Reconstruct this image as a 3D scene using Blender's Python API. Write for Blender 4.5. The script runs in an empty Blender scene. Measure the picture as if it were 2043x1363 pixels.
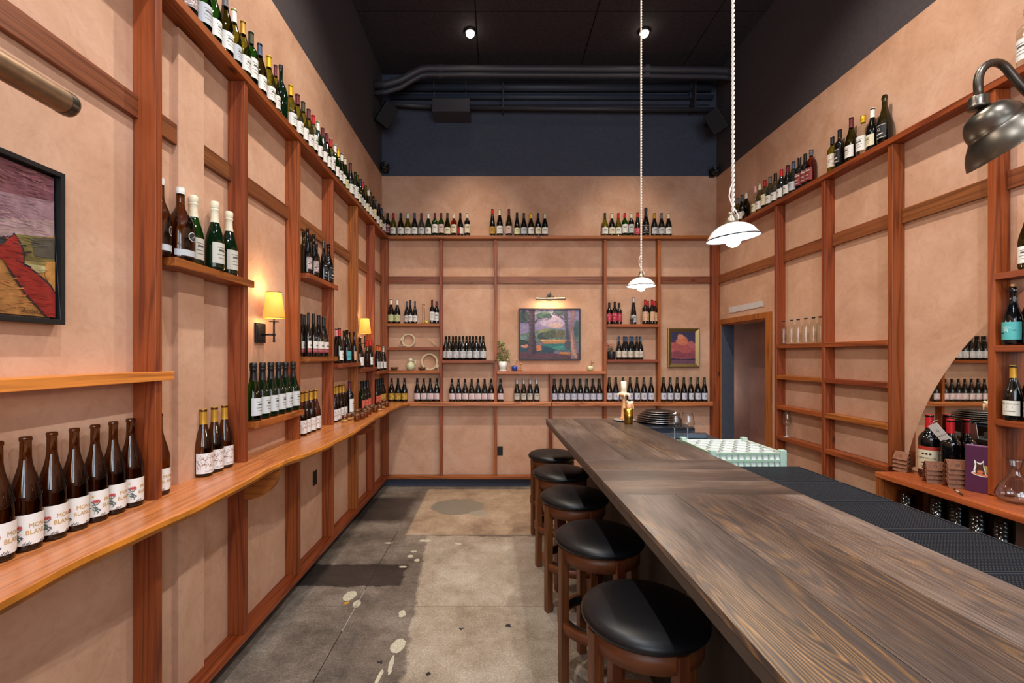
import bpy, bmesh, math, random
from mathutils import Vector, Matrix
rnd = random.Random(7)
C = bpy.context.scene.collection
F, PX, PY, CH = 900.0, 988.5, 710.0, 1.66      # focal length in px, principal point, camera height (m)
XL, XR, YB = -1.4546, 2.832, 5.78              # left, right and back wall planes
SL, SR, SB = -1.363, 2.745, 5.69               # front planes of the 2x4 studs

# ------------------------------------------------------------------ materials
def lin(h):
    h = h.lstrip('#'); v = [int(h[i:i+2], 16)/255 for i in (0, 2, 4)]
    return tuple((x/12.92 if x <= .04045 else ((x+.055)/1.055)**2.4) for x in v) + (1,)
MC = {}
def new(name):
    m = bpy.data.materials.new(name); m.use_nodes = True
    nt = m.node_tree; b = nt.nodes['Principled BSDF']; return m, nt, b
def N(nt, t, **k):
    n = nt.nodes.new(t)
    for a, v in k.items():
        if a.startswith('i_'):
            n.inputs[a[2:].replace('_', ' ')].default_value = v
        else: setattr(n, a, v)
    return n
def mat(hexc, rough=.5, metal=0, trans=0, coat=0, emit=0, var=0, name=None, ior=1.45, bump=0, vs=30):
    key = (hexc, rough, metal, trans, coat, emit, var, ior, bump, vs)
    if key in MC: return MC[key]
    m, nt, b = new(name or 'mat_' + hexc.strip('#'))
    col = lin(hexc); b.inputs['Base Color'].default_value = col
    b.inputs['Roughness'].default_value = rough; b.inputs['Metallic'].default_value = metal
    b.inputs['Transmission Weight'].default_value = trans; b.inputs['IOR'].default_value = ior
    b.inputs['Coat Weight'].default_value = coat
    if emit:
        b.inputs['Emission Color'].default_value = col; b.inputs['Emission Strength'].default_value = emit
    if var or bump:
        tc = N(nt, 'ShaderNodeTexCoord'); no = N(nt, 'ShaderNodeTexNoise', i_Scale=vs, i_Detail=5.0)
        nt.links.new(tc.outputs['Object'], no.inputs['Vector'])
        if var:
            r = N(nt, 'ShaderNodeValToRGB')
            r.color_ramp.elements[0].position = .3; r.color_ramp.elements[1].position = .7
            r.color_ramp.elements[0].color = tuple(x*(1-var) for x in col[:3]) + (1,)
            r.color_ramp.elements[1].color = tuple(min(1, x*(1+var)) for x in col[:3]) + (1,)
            nt.links.new(no.outputs['Fac'], r.inputs['Fac']); nt.links.new(r.outputs['Color'], b.inputs['Base Color'])
        if bump:
            bp = N(nt, 'ShaderNodeBump', i_Strength=bump, i_Distance=.004)
            nt.links.new(no.outputs['Fac'], bp.inputs['Height']); nt.links.new(bp.outputs['Normal'], b.inputs['Normal'])
    MC[key] = m; return m
def ramp(nt, src, stops):
    r = N(nt, 'ShaderNodeValToRGB'); e = r.color_ramp.elements
    while len(e) > 1: e.remove(e[-1])
    e[0].position, e[0].color = stops[0][0], stops[0][1]
    for p, c in stops[1:]:
        x = e.new(p); x.color = c
    nt.links.new(src, r.inputs['Fac']); return r.outputs['Color']
def mixc(nt, f, a, b, mode='MIX'):
    n = N(nt, 'ShaderNodeMix', data_type='RGBA', blend_type=mode)
    for s, v in ((n.inputs[0], f), (n.inputs[6], a), (n.inputs[7], b)):
        if isinstance(v, (int, float, tuple)): s.default_value = v
        else: nt.links.new(v, s)
    return n.outputs[2]
def mth(nt, op, a, b=None, c=None):
    n = N(nt, 'ShaderNodeMath', operation=op)
    for i, v in enumerate((a, b, c)):
        if v is None: continue
        if isinstance(v, (int, float)): n.inputs[i].default_value = v
        else: nt.links.new(v, n.inputs[i])
    return n.outputs[0]
def mixhex(a, b_, f):
    p, q = lin(a), lin(b_); return tuple(p[i]*(1-f)+q[i]*f for i in range(3))+(1,)
def wood(name, axis, dark, light, across=34, along=1.1, rough=.45, knots=True, contrast=1.0, coat=0.0, band=.55):
    m, nt, b = new(name)
    tc = N(nt, 'ShaderNodeTexCoord'); oi = N(nt, 'ShaderNodeObjectInfo')
    mp = N(nt, 'ShaderNodeMapping')
    s = [1.0, 1.0, 1.0]; s['xyz'.index(axis)] = along/across
    mp.inputs['Scale'].default_value = s
    nt.links.new(tc.outputs['Object'], mp.inputs['Vector'])
    cmb = N(nt, 'ShaderNodeCombineXYZ')
    off = mth(nt, 'MULTIPLY', oi.outputs['Random'], 13.0)
    for i in range(3): nt.links.new(off, cmb.inputs[i])
    ad = N(nt, 'ShaderNodeVectorMath', operation='ADD')
    nt.links.new(mp.outputs[0], ad.inputs[0]); nt.links.new(cmb.outputs[0], ad.inputs[1]); V = ad.outputs[0]
    n1 = N(nt, 'ShaderNodeTexNoise', i_Scale=7.0, i_Detail=2.0, i_Roughness=.5); nt.links.new(V, n1.inputs['Vector'])
    rings = mth(nt, 'SINE', mth(nt, 'MULTIPLY', n1.outputs['Fac'], 75.0))
    rings = mth(nt, 'POWER', mth(nt, 'ADD', mth(nt, 'MULTIPLY', rings, .5), .5), 5.0)
    n2 = N(nt, 'ShaderNodeTexNoise', i_Scale=float(across)*3.4, i_Detail=4.0, i_Roughness=.6); nt.links.new(V, n2.inputs['Vector'])
    n3 = N(nt, 'ShaderNodeTexNoise', i_Scale=2.6, i_Detail=3.0); nt.links.new(V, n3.inputs['Vector'])
    col = ramp(nt, n3.outputs['Fac'], [(.30, lin(light)), (.72, mixhex(light, dark, .55))])
    col = mixc(nt, mth(nt, 'MULTIPLY', rings, min(1, band*contrast)), col, mixhex(dark, '#2a0e06', .25))
    fn = ramp(nt, n2.outputs['Fac'], [(.30, (.72, .70, .68, 1)), (.52, (1, 1, 1, 1)), (.72, (1.16, 1.15, 1.12, 1))])
    col = mixc(nt, .9, col, fn, 'MULTIPLY'); g = n2.outputs['Fac']
    if knots:
        vo = N(nt, 'ShaderNodeTexVoronoi', i_Scale=3.2)
        mp2 = N(nt, 'ShaderNodeMapping'); s2 = [1.0, 1.0, 1.0]; s2['xyz'.index(axis)] = .55
        mp2.inputs['Scale'].default_value = s2
        ad2 = N(nt, 'ShaderNodeVectorMath', operation='ADD')
        nt.links.new(tc.outputs['Object'], mp2.inputs['Vector']); nt.links.new(mp2.outputs[0], ad2.inputs[0]); nt.links.new(cmb.outputs[0], ad2.inputs[1])
        nt.links.new(ad2.outputs[0], vo.inputs['Vector'])
        k = ramp(nt, vo.outputs['Distance'], [(.0, (1, 1, 1, 1)), (.035, (.8, .8, .8, 1)), (.075, (0, 0, 0, 1))])
        col = mixc(nt, k, col, lin('#3a1810'))
    hv = N(nt, 'ShaderNodeHueSaturation')
    nt.links.new(mth(nt, 'ADD', mth(nt, 'MULTIPLY', oi.outputs['Random'], .4), .78), hv.inputs['Value'])
    nt.links.new(mth(nt, 'ADD', mth(nt, 'MULTIPLY', oi.outputs['Random'], .022), .484), hv.inputs['Hue'])
    nt.links.new(col, hv.inputs['Color']); nt.links.new(hv.outputs[0], b.inputs['Base Color'])
    b.inputs['Roughness'].default_value = rough; b.inputs['Coat Weight'].default_value = coat; b.inputs['Coat Roughness'].default_value = .25
    bp = N(nt, 'ShaderNodeBump', i_Strength=.25, i_Distance=.002); nt.links.new(g, bp.inputs['Height']); nt.links.new(bp.outputs[0], b.inputs['Normal'])
    return m
def plaster(name, base, dark, light, rough=.85):
    m, nt, b = new(name)
    tc = N(nt, 'ShaderNodeTexCoord')
    n1 = N(nt, 'ShaderNodeTexNoise', i_Scale=2.2, i_Detail=7.0, i_Roughness=.62, i_Distortion=.6); nt.links.new(tc.outputs['Object'], n1.inputs['Vector'])
    n2 = N(nt, 'ShaderNodeTexNoise', i_Scale=14.0, i_Detail=6.0, i_Roughness=.7, i_Distortion=1.5); nt.links.new(tc.outputs['Object'], n2.inputs['Vector'])
    col = ramp(nt, n1.outputs['Fac'], [(.3, lin(dark)), (.5, lin(base)), (.72, lin(light))])
    k = ramp(nt, n2.outputs['Fac'], [(.28, (.86, .84, .82, 1)), (.5, (1, 1, 1, 1)), (.75, (1.06, 1.05, 1.04, 1))])
    nt.links.new(mixc(nt, .8, col, k, 'MULTIPLY'), b.inputs['Base Color'])
    b.inputs['Roughness'].default_value = rough
    bp = N(nt, 'ShaderNodeBump', i_Strength=.22, i_Distance=.004); nt.links.new(n2.outputs['Fac'], bp.inputs['Height']); nt.links.new(bp.outputs[0], b.inputs['Normal'])
    return m
PLA = plaster('plaster_terracotta', '#c59a7e', '#b68a6d', '#d0a98f')
NAVY = mat('#3e4352', .8, var=.12, bump=.1, name='navy_paint')
DARKW = mat('#413b3e', .85, var=.12, bump=.1, name='charcoal_paint')
CEIL = mat('#302a2e', .9, var=.35, bump=.5, vs=60, name='black_acoustic_board')
WD, WL_ = '#4e1b07', '#a45a20'
WX = wood('fir_wood_x', 'x', WD, WL_); WY = wood('fir_wood_y', 'y', WD, WL_); WZ = wood('fir_wood_z', 'z', WD, WL_)
WYR = wood('fir_rail_y', 'y', '#50260f', '#8f562c'); WXR = wood('fir_rail_x', 'x', '#50260f', '#8f562c')
LIVE = wood('live_edge_slab', 'y', '#7c3a18', '#cc8248', across=26, rough=.3, coat=.3, knots=False, band=.4)
LEDGE = mat('#b06a1e', .4, var=.35, vs=7, bump=.3, name='live_edge_sapwood')
LIVEX = wood('live_edge_slab_x', 'x', '#8a4a20', '#c68546', across=16, rough=.4, coat=.2, knots=False, band=.7)
HONEY = wood('honey_wood_x', 'x', '#a05c26', '#d08a4a', rough=.4, knots=False)
def oak(name, axis, goldf=.3):
    """smoke-stained oak: near-black brown field, fine pale grain, golden cathedral figure in patches"""
    m, nt, b = new(name)
    tc = N(nt, 'ShaderNodeTexCoord'); oi = N(nt, 'ShaderNodeObjectInfo'); cmb = N(nt, 'ShaderNodeCombineXYZ')
    off = mth(nt, 'MULTIPLY', oi.outputs['Random'], 9.0)
    for i in range(3): nt.links.new(off, cmb.inputs[i])
    def vec(s_):
        mp = N(nt, 'ShaderNodeMapping'); v = [1.0, 1.0, 1.0]; v['xyz'.index(axis)] = s_; mp.inputs['Scale'].default_value = v
        ad = N(nt, 'ShaderNodeVectorMath', operation='ADD'); nt.links.new(tc.outputs['Object'], mp.inputs['Vector'])
        nt.links.new(mp.outputs[0], ad.inputs[0]); nt.links.new(cmb.outputs[0], ad.inputs[1]); return ad.outputs[0]
    def noise(v, sc, det, ro=.6, w=None):
        n = N(nt, 'ShaderNodeTexNoise', i_Scale=sc, i_Detail=det, i_Roughness=ro); nt.links.new(v, n.inputs['Vector']); return n.outputs['Fac']
    V, V2 = vec(.10), vec(.28)
    fig = noise(V, 6.0, 1.5, .4); fine = noise(vec(.03), 190.0, 3.0, .65); blot = noise(V2, 3.2, 5.0); pore = noise(vec(.06), 420.0, 2.0)
    rings = mth(nt, 'SINE', mth(nt, 'MULTIPLY', mth(nt, 'ADD', fig, mth(nt, 'MULTIPLY', fine, .010)), 300.0))
    rings = mth(nt, 'POWER', mth(nt, 'ADD', mth(nt, 'MULTIPLY', rings, .5), .5), 2.2)
    base = ramp(nt, blot, [(.30, lin('#27201e')), (.50, lin('#453a35')), (.70, lin('#6c5f57'))])
    gold = mth(nt, 'MULTIPLY', rings, ramp(nt, noise(V2, 2.1, 3.0), [(.46, (0, 0, 0, 1)), (.64, (1, 1, 1, 1))]))
    col = mixc(nt, mth(nt, 'MULTIPLY', gold, goldf), base, lin('#a3763f'))
    col = mixc(nt, .75, col, ramp(nt, fine, [(.34, (.42, .40, .39, 1)), (.50, (1, 1, 1, 1)), (.66, (1.70, 1.63, 1.56, 1))]), 'MULTIPLY')
    col = mixc(nt, .5, col, ramp(nt, pore, [(.34, (.5, .5, .5, 1)), (.46, (1, 1, 1, 1))]), 'MULTIPLY')
    nt.links.new(col, b.inputs['Base Color']); b.inputs['Roughness'].default_value = .40
    b.inputs['Coat Weight'].default_value = .18; b.inputs['Coat Roughness'].default_value = .3
    bp = N(nt, 'ShaderNodeBump', i_Strength=.3, i_Distance=.0015); nt.links.new(fine, bp.inputs['Height']); nt.links.new(bp.outputs[0], b.inputs['Normal'])
    return m
BARL = oak('smoked_oak_long', 'y', .28); BARC = oak('smoked_oak_cross', 'x', .3); BARG = oak('smoked_oak_golden', 'y', .6)
BARS = mat('#4a4038', .5, var=.25, name='bar_edge_wood', vs=9)
PANEL = wood('dark_panel', 'z', '#1d1714', '#3a2d26', rough=.55, knots=False)
STOOLW = wood('walnut_stool', 'z', '#3a1b0c', '#784420', rough=.4, knots=False, contrast=.7)
STOOLC = mat('#663619', .45, var=.2, name='walnut_curved', vs=14)
LEATHER = mat('#0c0d11', .40, coat=.0, bump=.06, vs=260, name='black_leather')
BLACK = mat('#0e0e10', .5, name='black_satin'); RUB = mat('#2b2e33', .45, name='black_rubber')
BRONZE = mat('#8a7058', .45, .85, var=.15, name='aged_bronze'); BRASS = mat('#b08a3c', .25, 1.0, name='brass')
GUN = mat('#5c564e', .34, .92, var=.12, name='gunmetal_lamp')
WHITE = mat('#e8e6e0', .4, name='white_glaze'); ENAMEL = mat('#f4f1ea', .15, coat=.6, name='white_enamel')
CORDM = mat('#d9cfc2', .8, name='fabric_cord')
def thin_glass(name, tint, edge, rough=.03, lo=.35):
    """single-walled glass: light passes straight through the tint, the rim of the vessel is denser, fresnel gloss on top"""
    m, nt, b = new(name); nt.nodes.remove(b); out = nt.nodes['Material Output']
    lw = N(nt, 'ShaderNodeLayerWeight', i_Blend=.5); fr = N(nt, 'ShaderNodeLayerWeight', i_Blend=.5)
    t = N(nt, 'ShaderNodeBsdfTransparent'); nt.links.new(ramp(nt, lw.outputs['Facing'], [(lo, lin(tint)), (.97, lin(edge))]), t.inputs['Color'])
    g = N(nt, 'ShaderNodeBsdfGlossy', i_Roughness=rough); mx = N(nt, 'ShaderNodeMixShader')
    nt.links.new(mth(nt, 'ADD', mth(nt, 'MULTIPLY', mth(nt, 'POWER', fr.outputs['Facing'], 4.0), .55), .06), mx.inputs[0]); nt.links.new(t.outputs[0], mx.inputs[1]); nt.links.new(g.outputs[0], mx.inputs[2]); nt.links.new(mx.outputs[0], out.inputs['Surface'])
    return m
CLEAR = thin_glass('clear_glass', '#fbfcfc', '#8e9898', .03, .62)
STEEL = mat('#a9adb3', .22, 1.0, name='steel')

# ------------------------------------------------------------------ mesh builder
class MB:
    def __init__(s): s.v = []; s.f = []; s.mi = []; s.sm = []
    def add(s, vs, fs, mi=0, sm=False, M=None):
        o = len(s.v)
        s.v += [tuple(M @ Vector(p)) if M is not None else tuple(p) for p in vs]
        for f in fs: s.f.append([o+i for i in f]); s.mi.append(mi); s.sm.append(sm)
        return s
    def box(s, x0, x1, y0, y1, z0, z1, mi=0, M=None):
        v = [(x, y, z) for z in (z0, z1) for y in (y0, y1) for x in (x0, x1)]
        f = [(0, 2, 3, 1), (4, 5, 7, 6), (0, 1, 5, 4), (2, 6, 7, 3), (0, 4, 6, 2), (1, 3, 7, 5)]
        return s.add(v, f, mi, False, M)
    def lathe(s, prof, c=(0, 0, 0), seg=24, mi=0, M=None, caps=False):
        vs, fs = [], []
        for r, z in prof:
            for i in range(seg):
                a = 2*math.pi*i/seg; vs.append((c[0]+r*math.cos(a), c[1]+r*math.sin(a), c[2]+z))
        for k in range(len(prof)-1):
            for i in range(seg):
                j = (i+1) % seg; fs.append((k*seg+i, k*seg+j, (k+1)*seg+j, (k+1)*seg+i))
        s.add(vs, fs, mi, True, M)
        if caps:
            o = len(s.v)-len(vs)
            s.f.append([o+i for i in reversed(range(seg))]); s.mi.append(mi); s.sm.append(False)
            s.f.append([o+(len(prof)-1)*seg+i for i in range(seg)]); s.mi.append(mi); s.sm.append(False)
        return s
    def tube(s, pts, r, seg=8, mi=0, M=None, closed=False):
        pts = [Vector(p) for p in pts]; n = len(pts); vs, fs = [], []
        up = Vector((0, 0, 1)); prev = None
        for k, p in enumerate(pts):
            if closed: t = pts[(k+1) % n]-pts[k-1]
            else: t = pts[min(k+1, n-1)]-pts[max(k-1, 0)]
            t.normalize()
            if prev is None:
                a = t.cross(up) if abs(t.z) < .95 else t.cross(Vector((1, 0, 0)))
            else: a = prev - t*prev.dot(t)
            a.normalize(); prev = a; b = t.cross(a)
            rr = r[k] if isinstance(r, (list, tuple)) else r
            for i in range(seg):
                th = 2*math.pi*i/seg; vs.append(p+a*rr*math.cos(th)+b*rr*math.sin(th))
        for k in range(n if closed else n-1):
            for i in range(seg):
                j = (i+1) % seg; k2 = (k+1) % n
                fs.append((k*seg+i, k*seg+j, k2*seg+j, k2*seg+i))
        if not closed:
            fs.append(tuple(reversed(range(seg)))); fs.append(tuple((n-1)*seg+i for i in range(seg)))
        return s.add(vs, fs, mi, True, M)
    def prism(s, poly, h0, h1, axis='z', mi=0, M=None):
        def P(a, b, h): return {'z': (a, b, h), 'y': (a, h, b), 'x': (h, a, b)}[axis]
        n = len(poly); vs = [P(a, b, h0) for a, b in poly]+[P(a, b, h1) for a, b in poly]
        fs = [tuple(range(n)), tuple(reversed(range(n, 2*n)))]+[(i, (i+1) % n, n+(i+1) % n, n+i)[::-1] for i in range(n)]
        return s.add(vs, fs, mi, False, M)
    def sphere(s, c, r, mi=0, seg=12, sc=(1, 1, 1), M=None):
        vs, fs = [], []; R = seg//2+1
        for k in range(R+1):
            a = math.pi*k/R
            for i in range(seg):
                b = 2*math.pi*i/seg
                vs.append((c[0]+sc[0]*r*math.sin(a)*math.cos(b), c[1]+sc[1]*r*math.sin(a)*math.sin(b), c[2]-sc[2]*r*math.cos(a)))
        for k in range(R):
            for i in range(seg):
                j = (i+1) % seg; fs.append((k*seg+i, k*seg+j, (k+1)*seg+j, (k+1)*seg+i))
        return s.add(vs, fs, mi, True, M)
    def mesh(s, name, mats):
        me = bpy.data.meshes.new(name); me.from_pydata(s.v, [], s.f)
        for m in (mats if isinstance(mats, (list, tuple)) else [mats]): me.materials.append(m)
        me.polygons.foreach_set('material_index', s.mi); me.polygons.foreach_set('use_smooth', s.sm)
        bm = bmesh.new(); bm.from_mesh(me); bmesh.ops.remove_doubles(bm, verts=bm.verts, dist=1e-6)
        bmesh.ops.dissolve_degenerate(bm, edges=bm.edges, dist=1e-7)
        bmesh.ops.recalc_face_normals(bm, faces=bm.faces); bm.to_mesh(me); bm.free()
        return me
    def build(s, name, mats, parent=None, bevel=0, loc=None, rot=None, raw=False):
        me = s.mesh(name, mats); o = bpy.data.objects.new(name, me); C.objects.link(o)
        if parent: o.parent = parent
        if loc: o.location = loc
        if rot: o.rotation_euler = rot
        if bevel:
            b = o.modifiers.new('bevel', 'BEVEL'); b.width = bevel; b.segments = 2; b.limit_method = 'ANGLE'
        return o
def tag(o, label, cat, group=None, kind=None):
    o['label'] = label; o['category'] = cat
    if group: o['group'] = group
    if kind: o['kind'] = kind
    return o
def empty(name, loc, label, cat, group=None, rz=0):
    o = bpy.data.objects.new(name, None); C.objects.link(o); o.location = loc; o.rotation_euler = (0, 0, rz)
    return tag(o, label, cat, group)
def copy_tree(o, parent=None):
    c = o.copy(); C.objects.link(c); c.parent = parent
    for ch in list(o.children): copy_tree(ch, c)
    return c
def struct(mb, name, mats, bevel=0):
    o = mb.build(name, mats, bevel=bevel); o['kind'] = 'structure'; return o
def rot2(a): return Matrix.Rotation(a, 4, 'Z')
def T(x, y, z): return Matrix.Translation((x, y, z))
TXT = {}
def text_geo(s, size):
    """flat glyph polygons of a string, centred, in the x-z plane"""
    if s not in TXT:
        cu = bpy.data.curves.new('t', 'FONT'); cu.body = s; cu.align_x = 'CENTER'; cu.align_y = 'CENTER'; cu.resolution_u = 2
        ob = bpy.data.objects.new('t', cu); me = bpy.data.meshes.new_from_object(ob)
        TXT[s] = ([tuple(v.co) for v in me.vertices], [tuple(p.vertices) for p in me.polygons])
        bpy.data.objects.remove(ob); bpy.data.meshes.remove(me); bpy.data.curves.remove(cu)
    vs, fs = TXT[s]
    return [(x*size, y*size) for x, y, _ in vs], fs

# ------------------------------------------------------------------ room shell
trimn = [0]
def trim(mb, mats, bevel=.003):
    trimn[0] += 1; return struct(mb, 'trim_%d' % trimn[0], mats, bevel)
YF = -2.6                                        # shop front behind the camera
CZ = 5.26
def floor_mat():
    m, nt, b = new('worn_concrete')
    tc = N(nt, 'ShaderNodeTexCoord'); sp = N(nt, 'ShaderNodeSeparateXYZ'); nt.links.new(tc.outputs['Object'], sp.inputs[0])
    nd = N(nt, 'ShaderNodeTexNoise', i_Scale=6.0, i_Detail=5.0, i_Roughness=.7); nt.links.new(tc.outputs['Object'], nd.inputs['Vector'])
    d = mth(nt, 'MULTIPLY', mth(nt, 'SUBTRACT', nd.outputs['Fac'], .5), .12)
    nd2 = N(nt, 'ShaderNodeTexNoise', i_Scale=5.0, i_Detail=5.0, i_Roughness=.7, noise_dimensions='4D', i_W=3.0); nt.links.new(tc.outputs['Object'], nd2.inputs['Vector'])
    d2 = mth(nt, 'MULTIPLY', mth(nt, 'SUBTRACT', nd2.outputs['Fac'], .5), .16)
    x = mth(nt, 'ADD', sp.outputs[0], d); y = mth(nt, 'ADD', sp.outputs[1], d2)
    def box(x0, x1, y0, y1, xx=x, yy=y, w=.02):
        r = None
        for v, a, bb in ((xx, x0, x1), (yy, y0, y1)):
            c = mth(nt, 'SUBTRACT', (bb-a)/2, mth(nt, 'ABSOLUTE', mth(nt, 'SUBTRACT', v, (a+bb)/2)))
            n = N(nt, 'ShaderNodeMath', operation='DIVIDE', use_clamp=True); nt.links.new(c, n.inputs[0]); n.inputs[1].default_value = w
            r = n.outputs[0] if r is None else mth(nt, 'MULTIPLY', r, n.outputs[0])
        return r
    def spot(cx, cy, rx, ry, w=.12, xx=x, yy=y):
        a = mth(nt, 'POWER', mth(nt, 'DIVIDE', mth(nt, 'SUBTRACT', xx, cx), rx), 2.0)
        c = mth(nt, 'POWER', mth(nt, 'DIVIDE', mth(nt, 'SUBTRACT', yy, cy), ry), 2.0)
        n = N(nt, 'ShaderNodeMath', operation='DIVIDE', use_clamp=True)
        nt.links.new(mth(nt, 'SUBTRACT', 1.0, mth(nt, 'ADD', a, c)), n.inputs[0]); n.inputs[1].default_value = w; return n.outputs[0]
    nb = N(nt, 'ShaderNodeTexNoise', i_Scale=2.0, i_Detail=12.0, i_Roughness=.78); nt.links.new(tc.outputs['Object'], nb.inputs['Vector'])
    d3 = mth(nt, 'MULTIPLY', d, .45); x3 = mth(nt, 'ADD', sp.outputs[0], d3); y3 = mth(nt, 'ADD', sp.outputs[1], mth(nt, 'MULTIPLY', d2, .45))
    sp1 = N(nt, 'ShaderNodeTexNoise', i_Scale=90.0, i_Detail=4.0, i_Roughness=.9); nt.links.new(tc.outputs['Object'], sp1.inputs['Vector'])
    gray = ramp(nt, nb.outputs['Fac'], [(.34, lin('#4e463e')), (.5, lin('#7b6f63')), (.66, lin('#a09486'))])
    light = ramp(nt, nb.outputs['Fac'], [(.34, lin('#8a7a66')), (.5, lin('#b1a18c')), (.66, lin('#cabdac'))])
    beige = ramp(nt, nb.outputs['Fac'], [(.34, lin('#86705c')), (.5, lin('#b49a7e')), (.66, lin('#ccb89e'))])
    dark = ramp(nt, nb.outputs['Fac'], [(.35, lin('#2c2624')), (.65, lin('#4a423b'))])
    col = gray
    bx = mth(nt, 'ADD', sp.outputs[0], mth(nt, 'MULTIPLY', sp.outputs[1], .085))   # slanting joint between the two pours
    col = mixc(nt, box(-.29, 6, -4, 4.16, mth(nt, 'ADD', bx, d), y), col, light)
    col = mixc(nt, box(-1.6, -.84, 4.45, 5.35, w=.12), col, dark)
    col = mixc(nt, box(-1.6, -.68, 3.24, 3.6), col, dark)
    col = mixc(nt, box(-.84, 6, 4.17, 5.62, sp.outputs[0], sp.outputs[1]), col, beige)
    col = mixc(nt, spot(-.417, 4.96, .30, .26), col, lin('#8b8474'))
    col = mixc(nt, spot(-.177, 4.76, .10, .09), col, lin('#a89f8c'))
    cream = lin('#d2cab0')
    for q in ((-1.01, 3.12, .055, .075), (-.56, 2.58, .05, .085), (-.70, 3.73, .03, .03), (-.64, 3.66, .025, .03), (-.69, 3.82, .03, .02), (-.73, 3.55, .04, .02),
              (-.93, 3.02, .03, .06), (-.60, 2.9, .025, .05), (-.56, 2.42, .015, .09), (-.60, 2.33, .012, .07), (-.63, 4.05, .06, .03), (-.33, 3.98, .03, .02), (-.95, 4.0, .05, .02)):
        col = mixc(nt, spot(q[0], q[1], q[2]*.85, q[3]*.85, .12, x3, y3), col, cream)
    col = mixc(nt, spot(-1.0, 3.035, .018, .02), col, lin('#d29a3a'))
    for cx, cy, r in ((.075, 2.78, .022), (-.21, 2.75, .012), (-.63, 2.44, .012), (-.35, 2.36, .014)):
        col = mixc(nt, spot(cx, cy, r, r), col, lin('#25262a'))
    xr, yr = sp.outputs[0], sp.outputs[1]
    col = mixc(nt, box(-.930, -.922, -4, 4.3, xr, yr, .003), col, lin('#2a2520'))
    col = mixc(nt, box(-.929, -.921, 2.72, 3.2, xr, yr, .003), col, lin('#b9b2a4'))
    col = mixc(nt, box(-.6, 6, 2.985, 2.993, mth(nt, 'ADD', bx, .3), yr, .004), col, lin('#6e604c'))
    k = ramp(nt, sp1.outputs['Fac'], [(.3, (.45, .44, .42, 1)), (.5, (1, 1, 1, 1)), (.66, (1.75, 1.7, 1.62, 1))])
    col = mixc(nt, .75, col, k, 'MULTIPLY')
    col = mixc(nt, 1.0, col, (.70, .70, .715, 1), 'MULTIPLY')
    nt.links.new(col, b.inputs['Base Color']); b.inputs['Roughness'].default_value = .42
    bp = N(nt, 'ShaderNodeBump', i_Strength=.12, i_Distance=.003); nt.links.new(sp1.outputs['Fac'], bp.inputs['Height']); nt.links.new(bp.outputs[0], b.inputs['Normal'])
    return m
struct(MB().box(-1.7, 4.2, YF-.2, 7.4, -.1, 0), 'floor', floor_mat())
cb = MB(); cb.box(-1.7, 3.1, YF-.2, 5.95, CZ+.03, CZ+.13)
for i in range(-2, 4):
    for j in range(-2, 3):
        x0 = -.208+(i)*1.268; y0 = 5.78-(j+3)*2.44 if 0 else -2.6+(j+2)*2.44
        a, bb = max(x0+.006, -1.46), min(x0+1.262, 2.84); c, d = y0+.006, min(y0+2.434, 5.78)
        if bb > a and d > c: cb.box(a, bb, c, d, CZ, CZ+.03)
struct(cb, 'ceiling', CEIL, .004)
# walls carry two paints: terracotta plaster below, charcoal above
w = MB(); w.box(XL-.15, XL, YF, YB, 0, 3.972, 0).box(XL-.15, XL, YF, YB, 3.972, CZ+.03, 1)
w.box(XL, -1.4275, 2.031, 2.209, 0, 3.14, 0)     # plastered chase between the first two bays
struct(w, 'wall_left', [PLA, DARKW])
w = MB(); w.box(XL-.15, XR+.15, YB, YB+.15, 0, 3.962, 0).box(XL-.15, XR+.15, YB, YB+.15, 3.962, CZ+.03, 1)
struct(w, 'wall_back', [PLA, NAVY])
D0, D1, DT = 4.705, 5.64, 2.052
w = MB(); w.box(XR, XR+.152, YF, D0, 0, DT, 0).box(XR, XR+.152, D1, YB, 0, DT, 2)
w.box(XR, XR+.152, YF, YB, DT, 3.945, 0).box(XR, XR+.152, YF, YB, 3.945, CZ+.03, 1)
w.box(XR-.0005, XR+.0, D1, YB, 0, DT, 0)
struct(w, 'wall_right', [PLA, DARKW, NAVY])
PINK = plaster('corridor_plaster', '#a9776a', '#9a6a5e', '#b58375')
w = MB(); w.box(3.36, 3.5, 3.6, 7.4, 0, 3.0); struct(w, 'wall_corridor', [PINK])
w = MB(); w.box(2.984, 3.5, 7.25, 7.4, 0, 3.0, 0).box(2.984, 3.5, 3.6, 3.75, 0, 3.0, 0).box(2.832, 2.984, 5.95, 7.4, 0, 3.0, 0)
struct(w, 'wall_corridor_end', [NAVY])
struct(MB().box(2.9, 3.5, 3.6, 7.4, 3.0, 3.1), 'ceiling_corridor', [DARKW])
# shop front with two large windows
w = MB(); w.box(XL-.15, XR+.15, YF-.15, YF, 0, 1.3, 0).box(XL-.15, XR+.15, YF-.15, YF, 3.9, CZ+.03, 1)
for a, bb in ((XL-.15, -1.2), (.55, .85), (2.6, XR+.15)): w.box(a, bb, YF-.15, YF, 1.3, 3.9, 0)
struct(w, 'wall_front', [PLA, DARKW])
for i, (a, bb) in enumerate(((-1.2, .55), (.85, 2.6))):
    w = MB(); t = .05
    w.box(a, a+t, YF-.1, YF-.05, 1.3, 3.9).box(bb-t, bb, YF-.1, YF-.05, 1.3, 3.9).box(a, bb, YF-.1, YF-.05, 1.3, 1.3+t).box(a, bb, YF-.1, YF-.05, 3.9-t, 3.9).box(a, bb, YF-.1, YF-.05, 2.9, 2.95)
    struct(w, 'window_%d' % (i+1), [BLACK])
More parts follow.
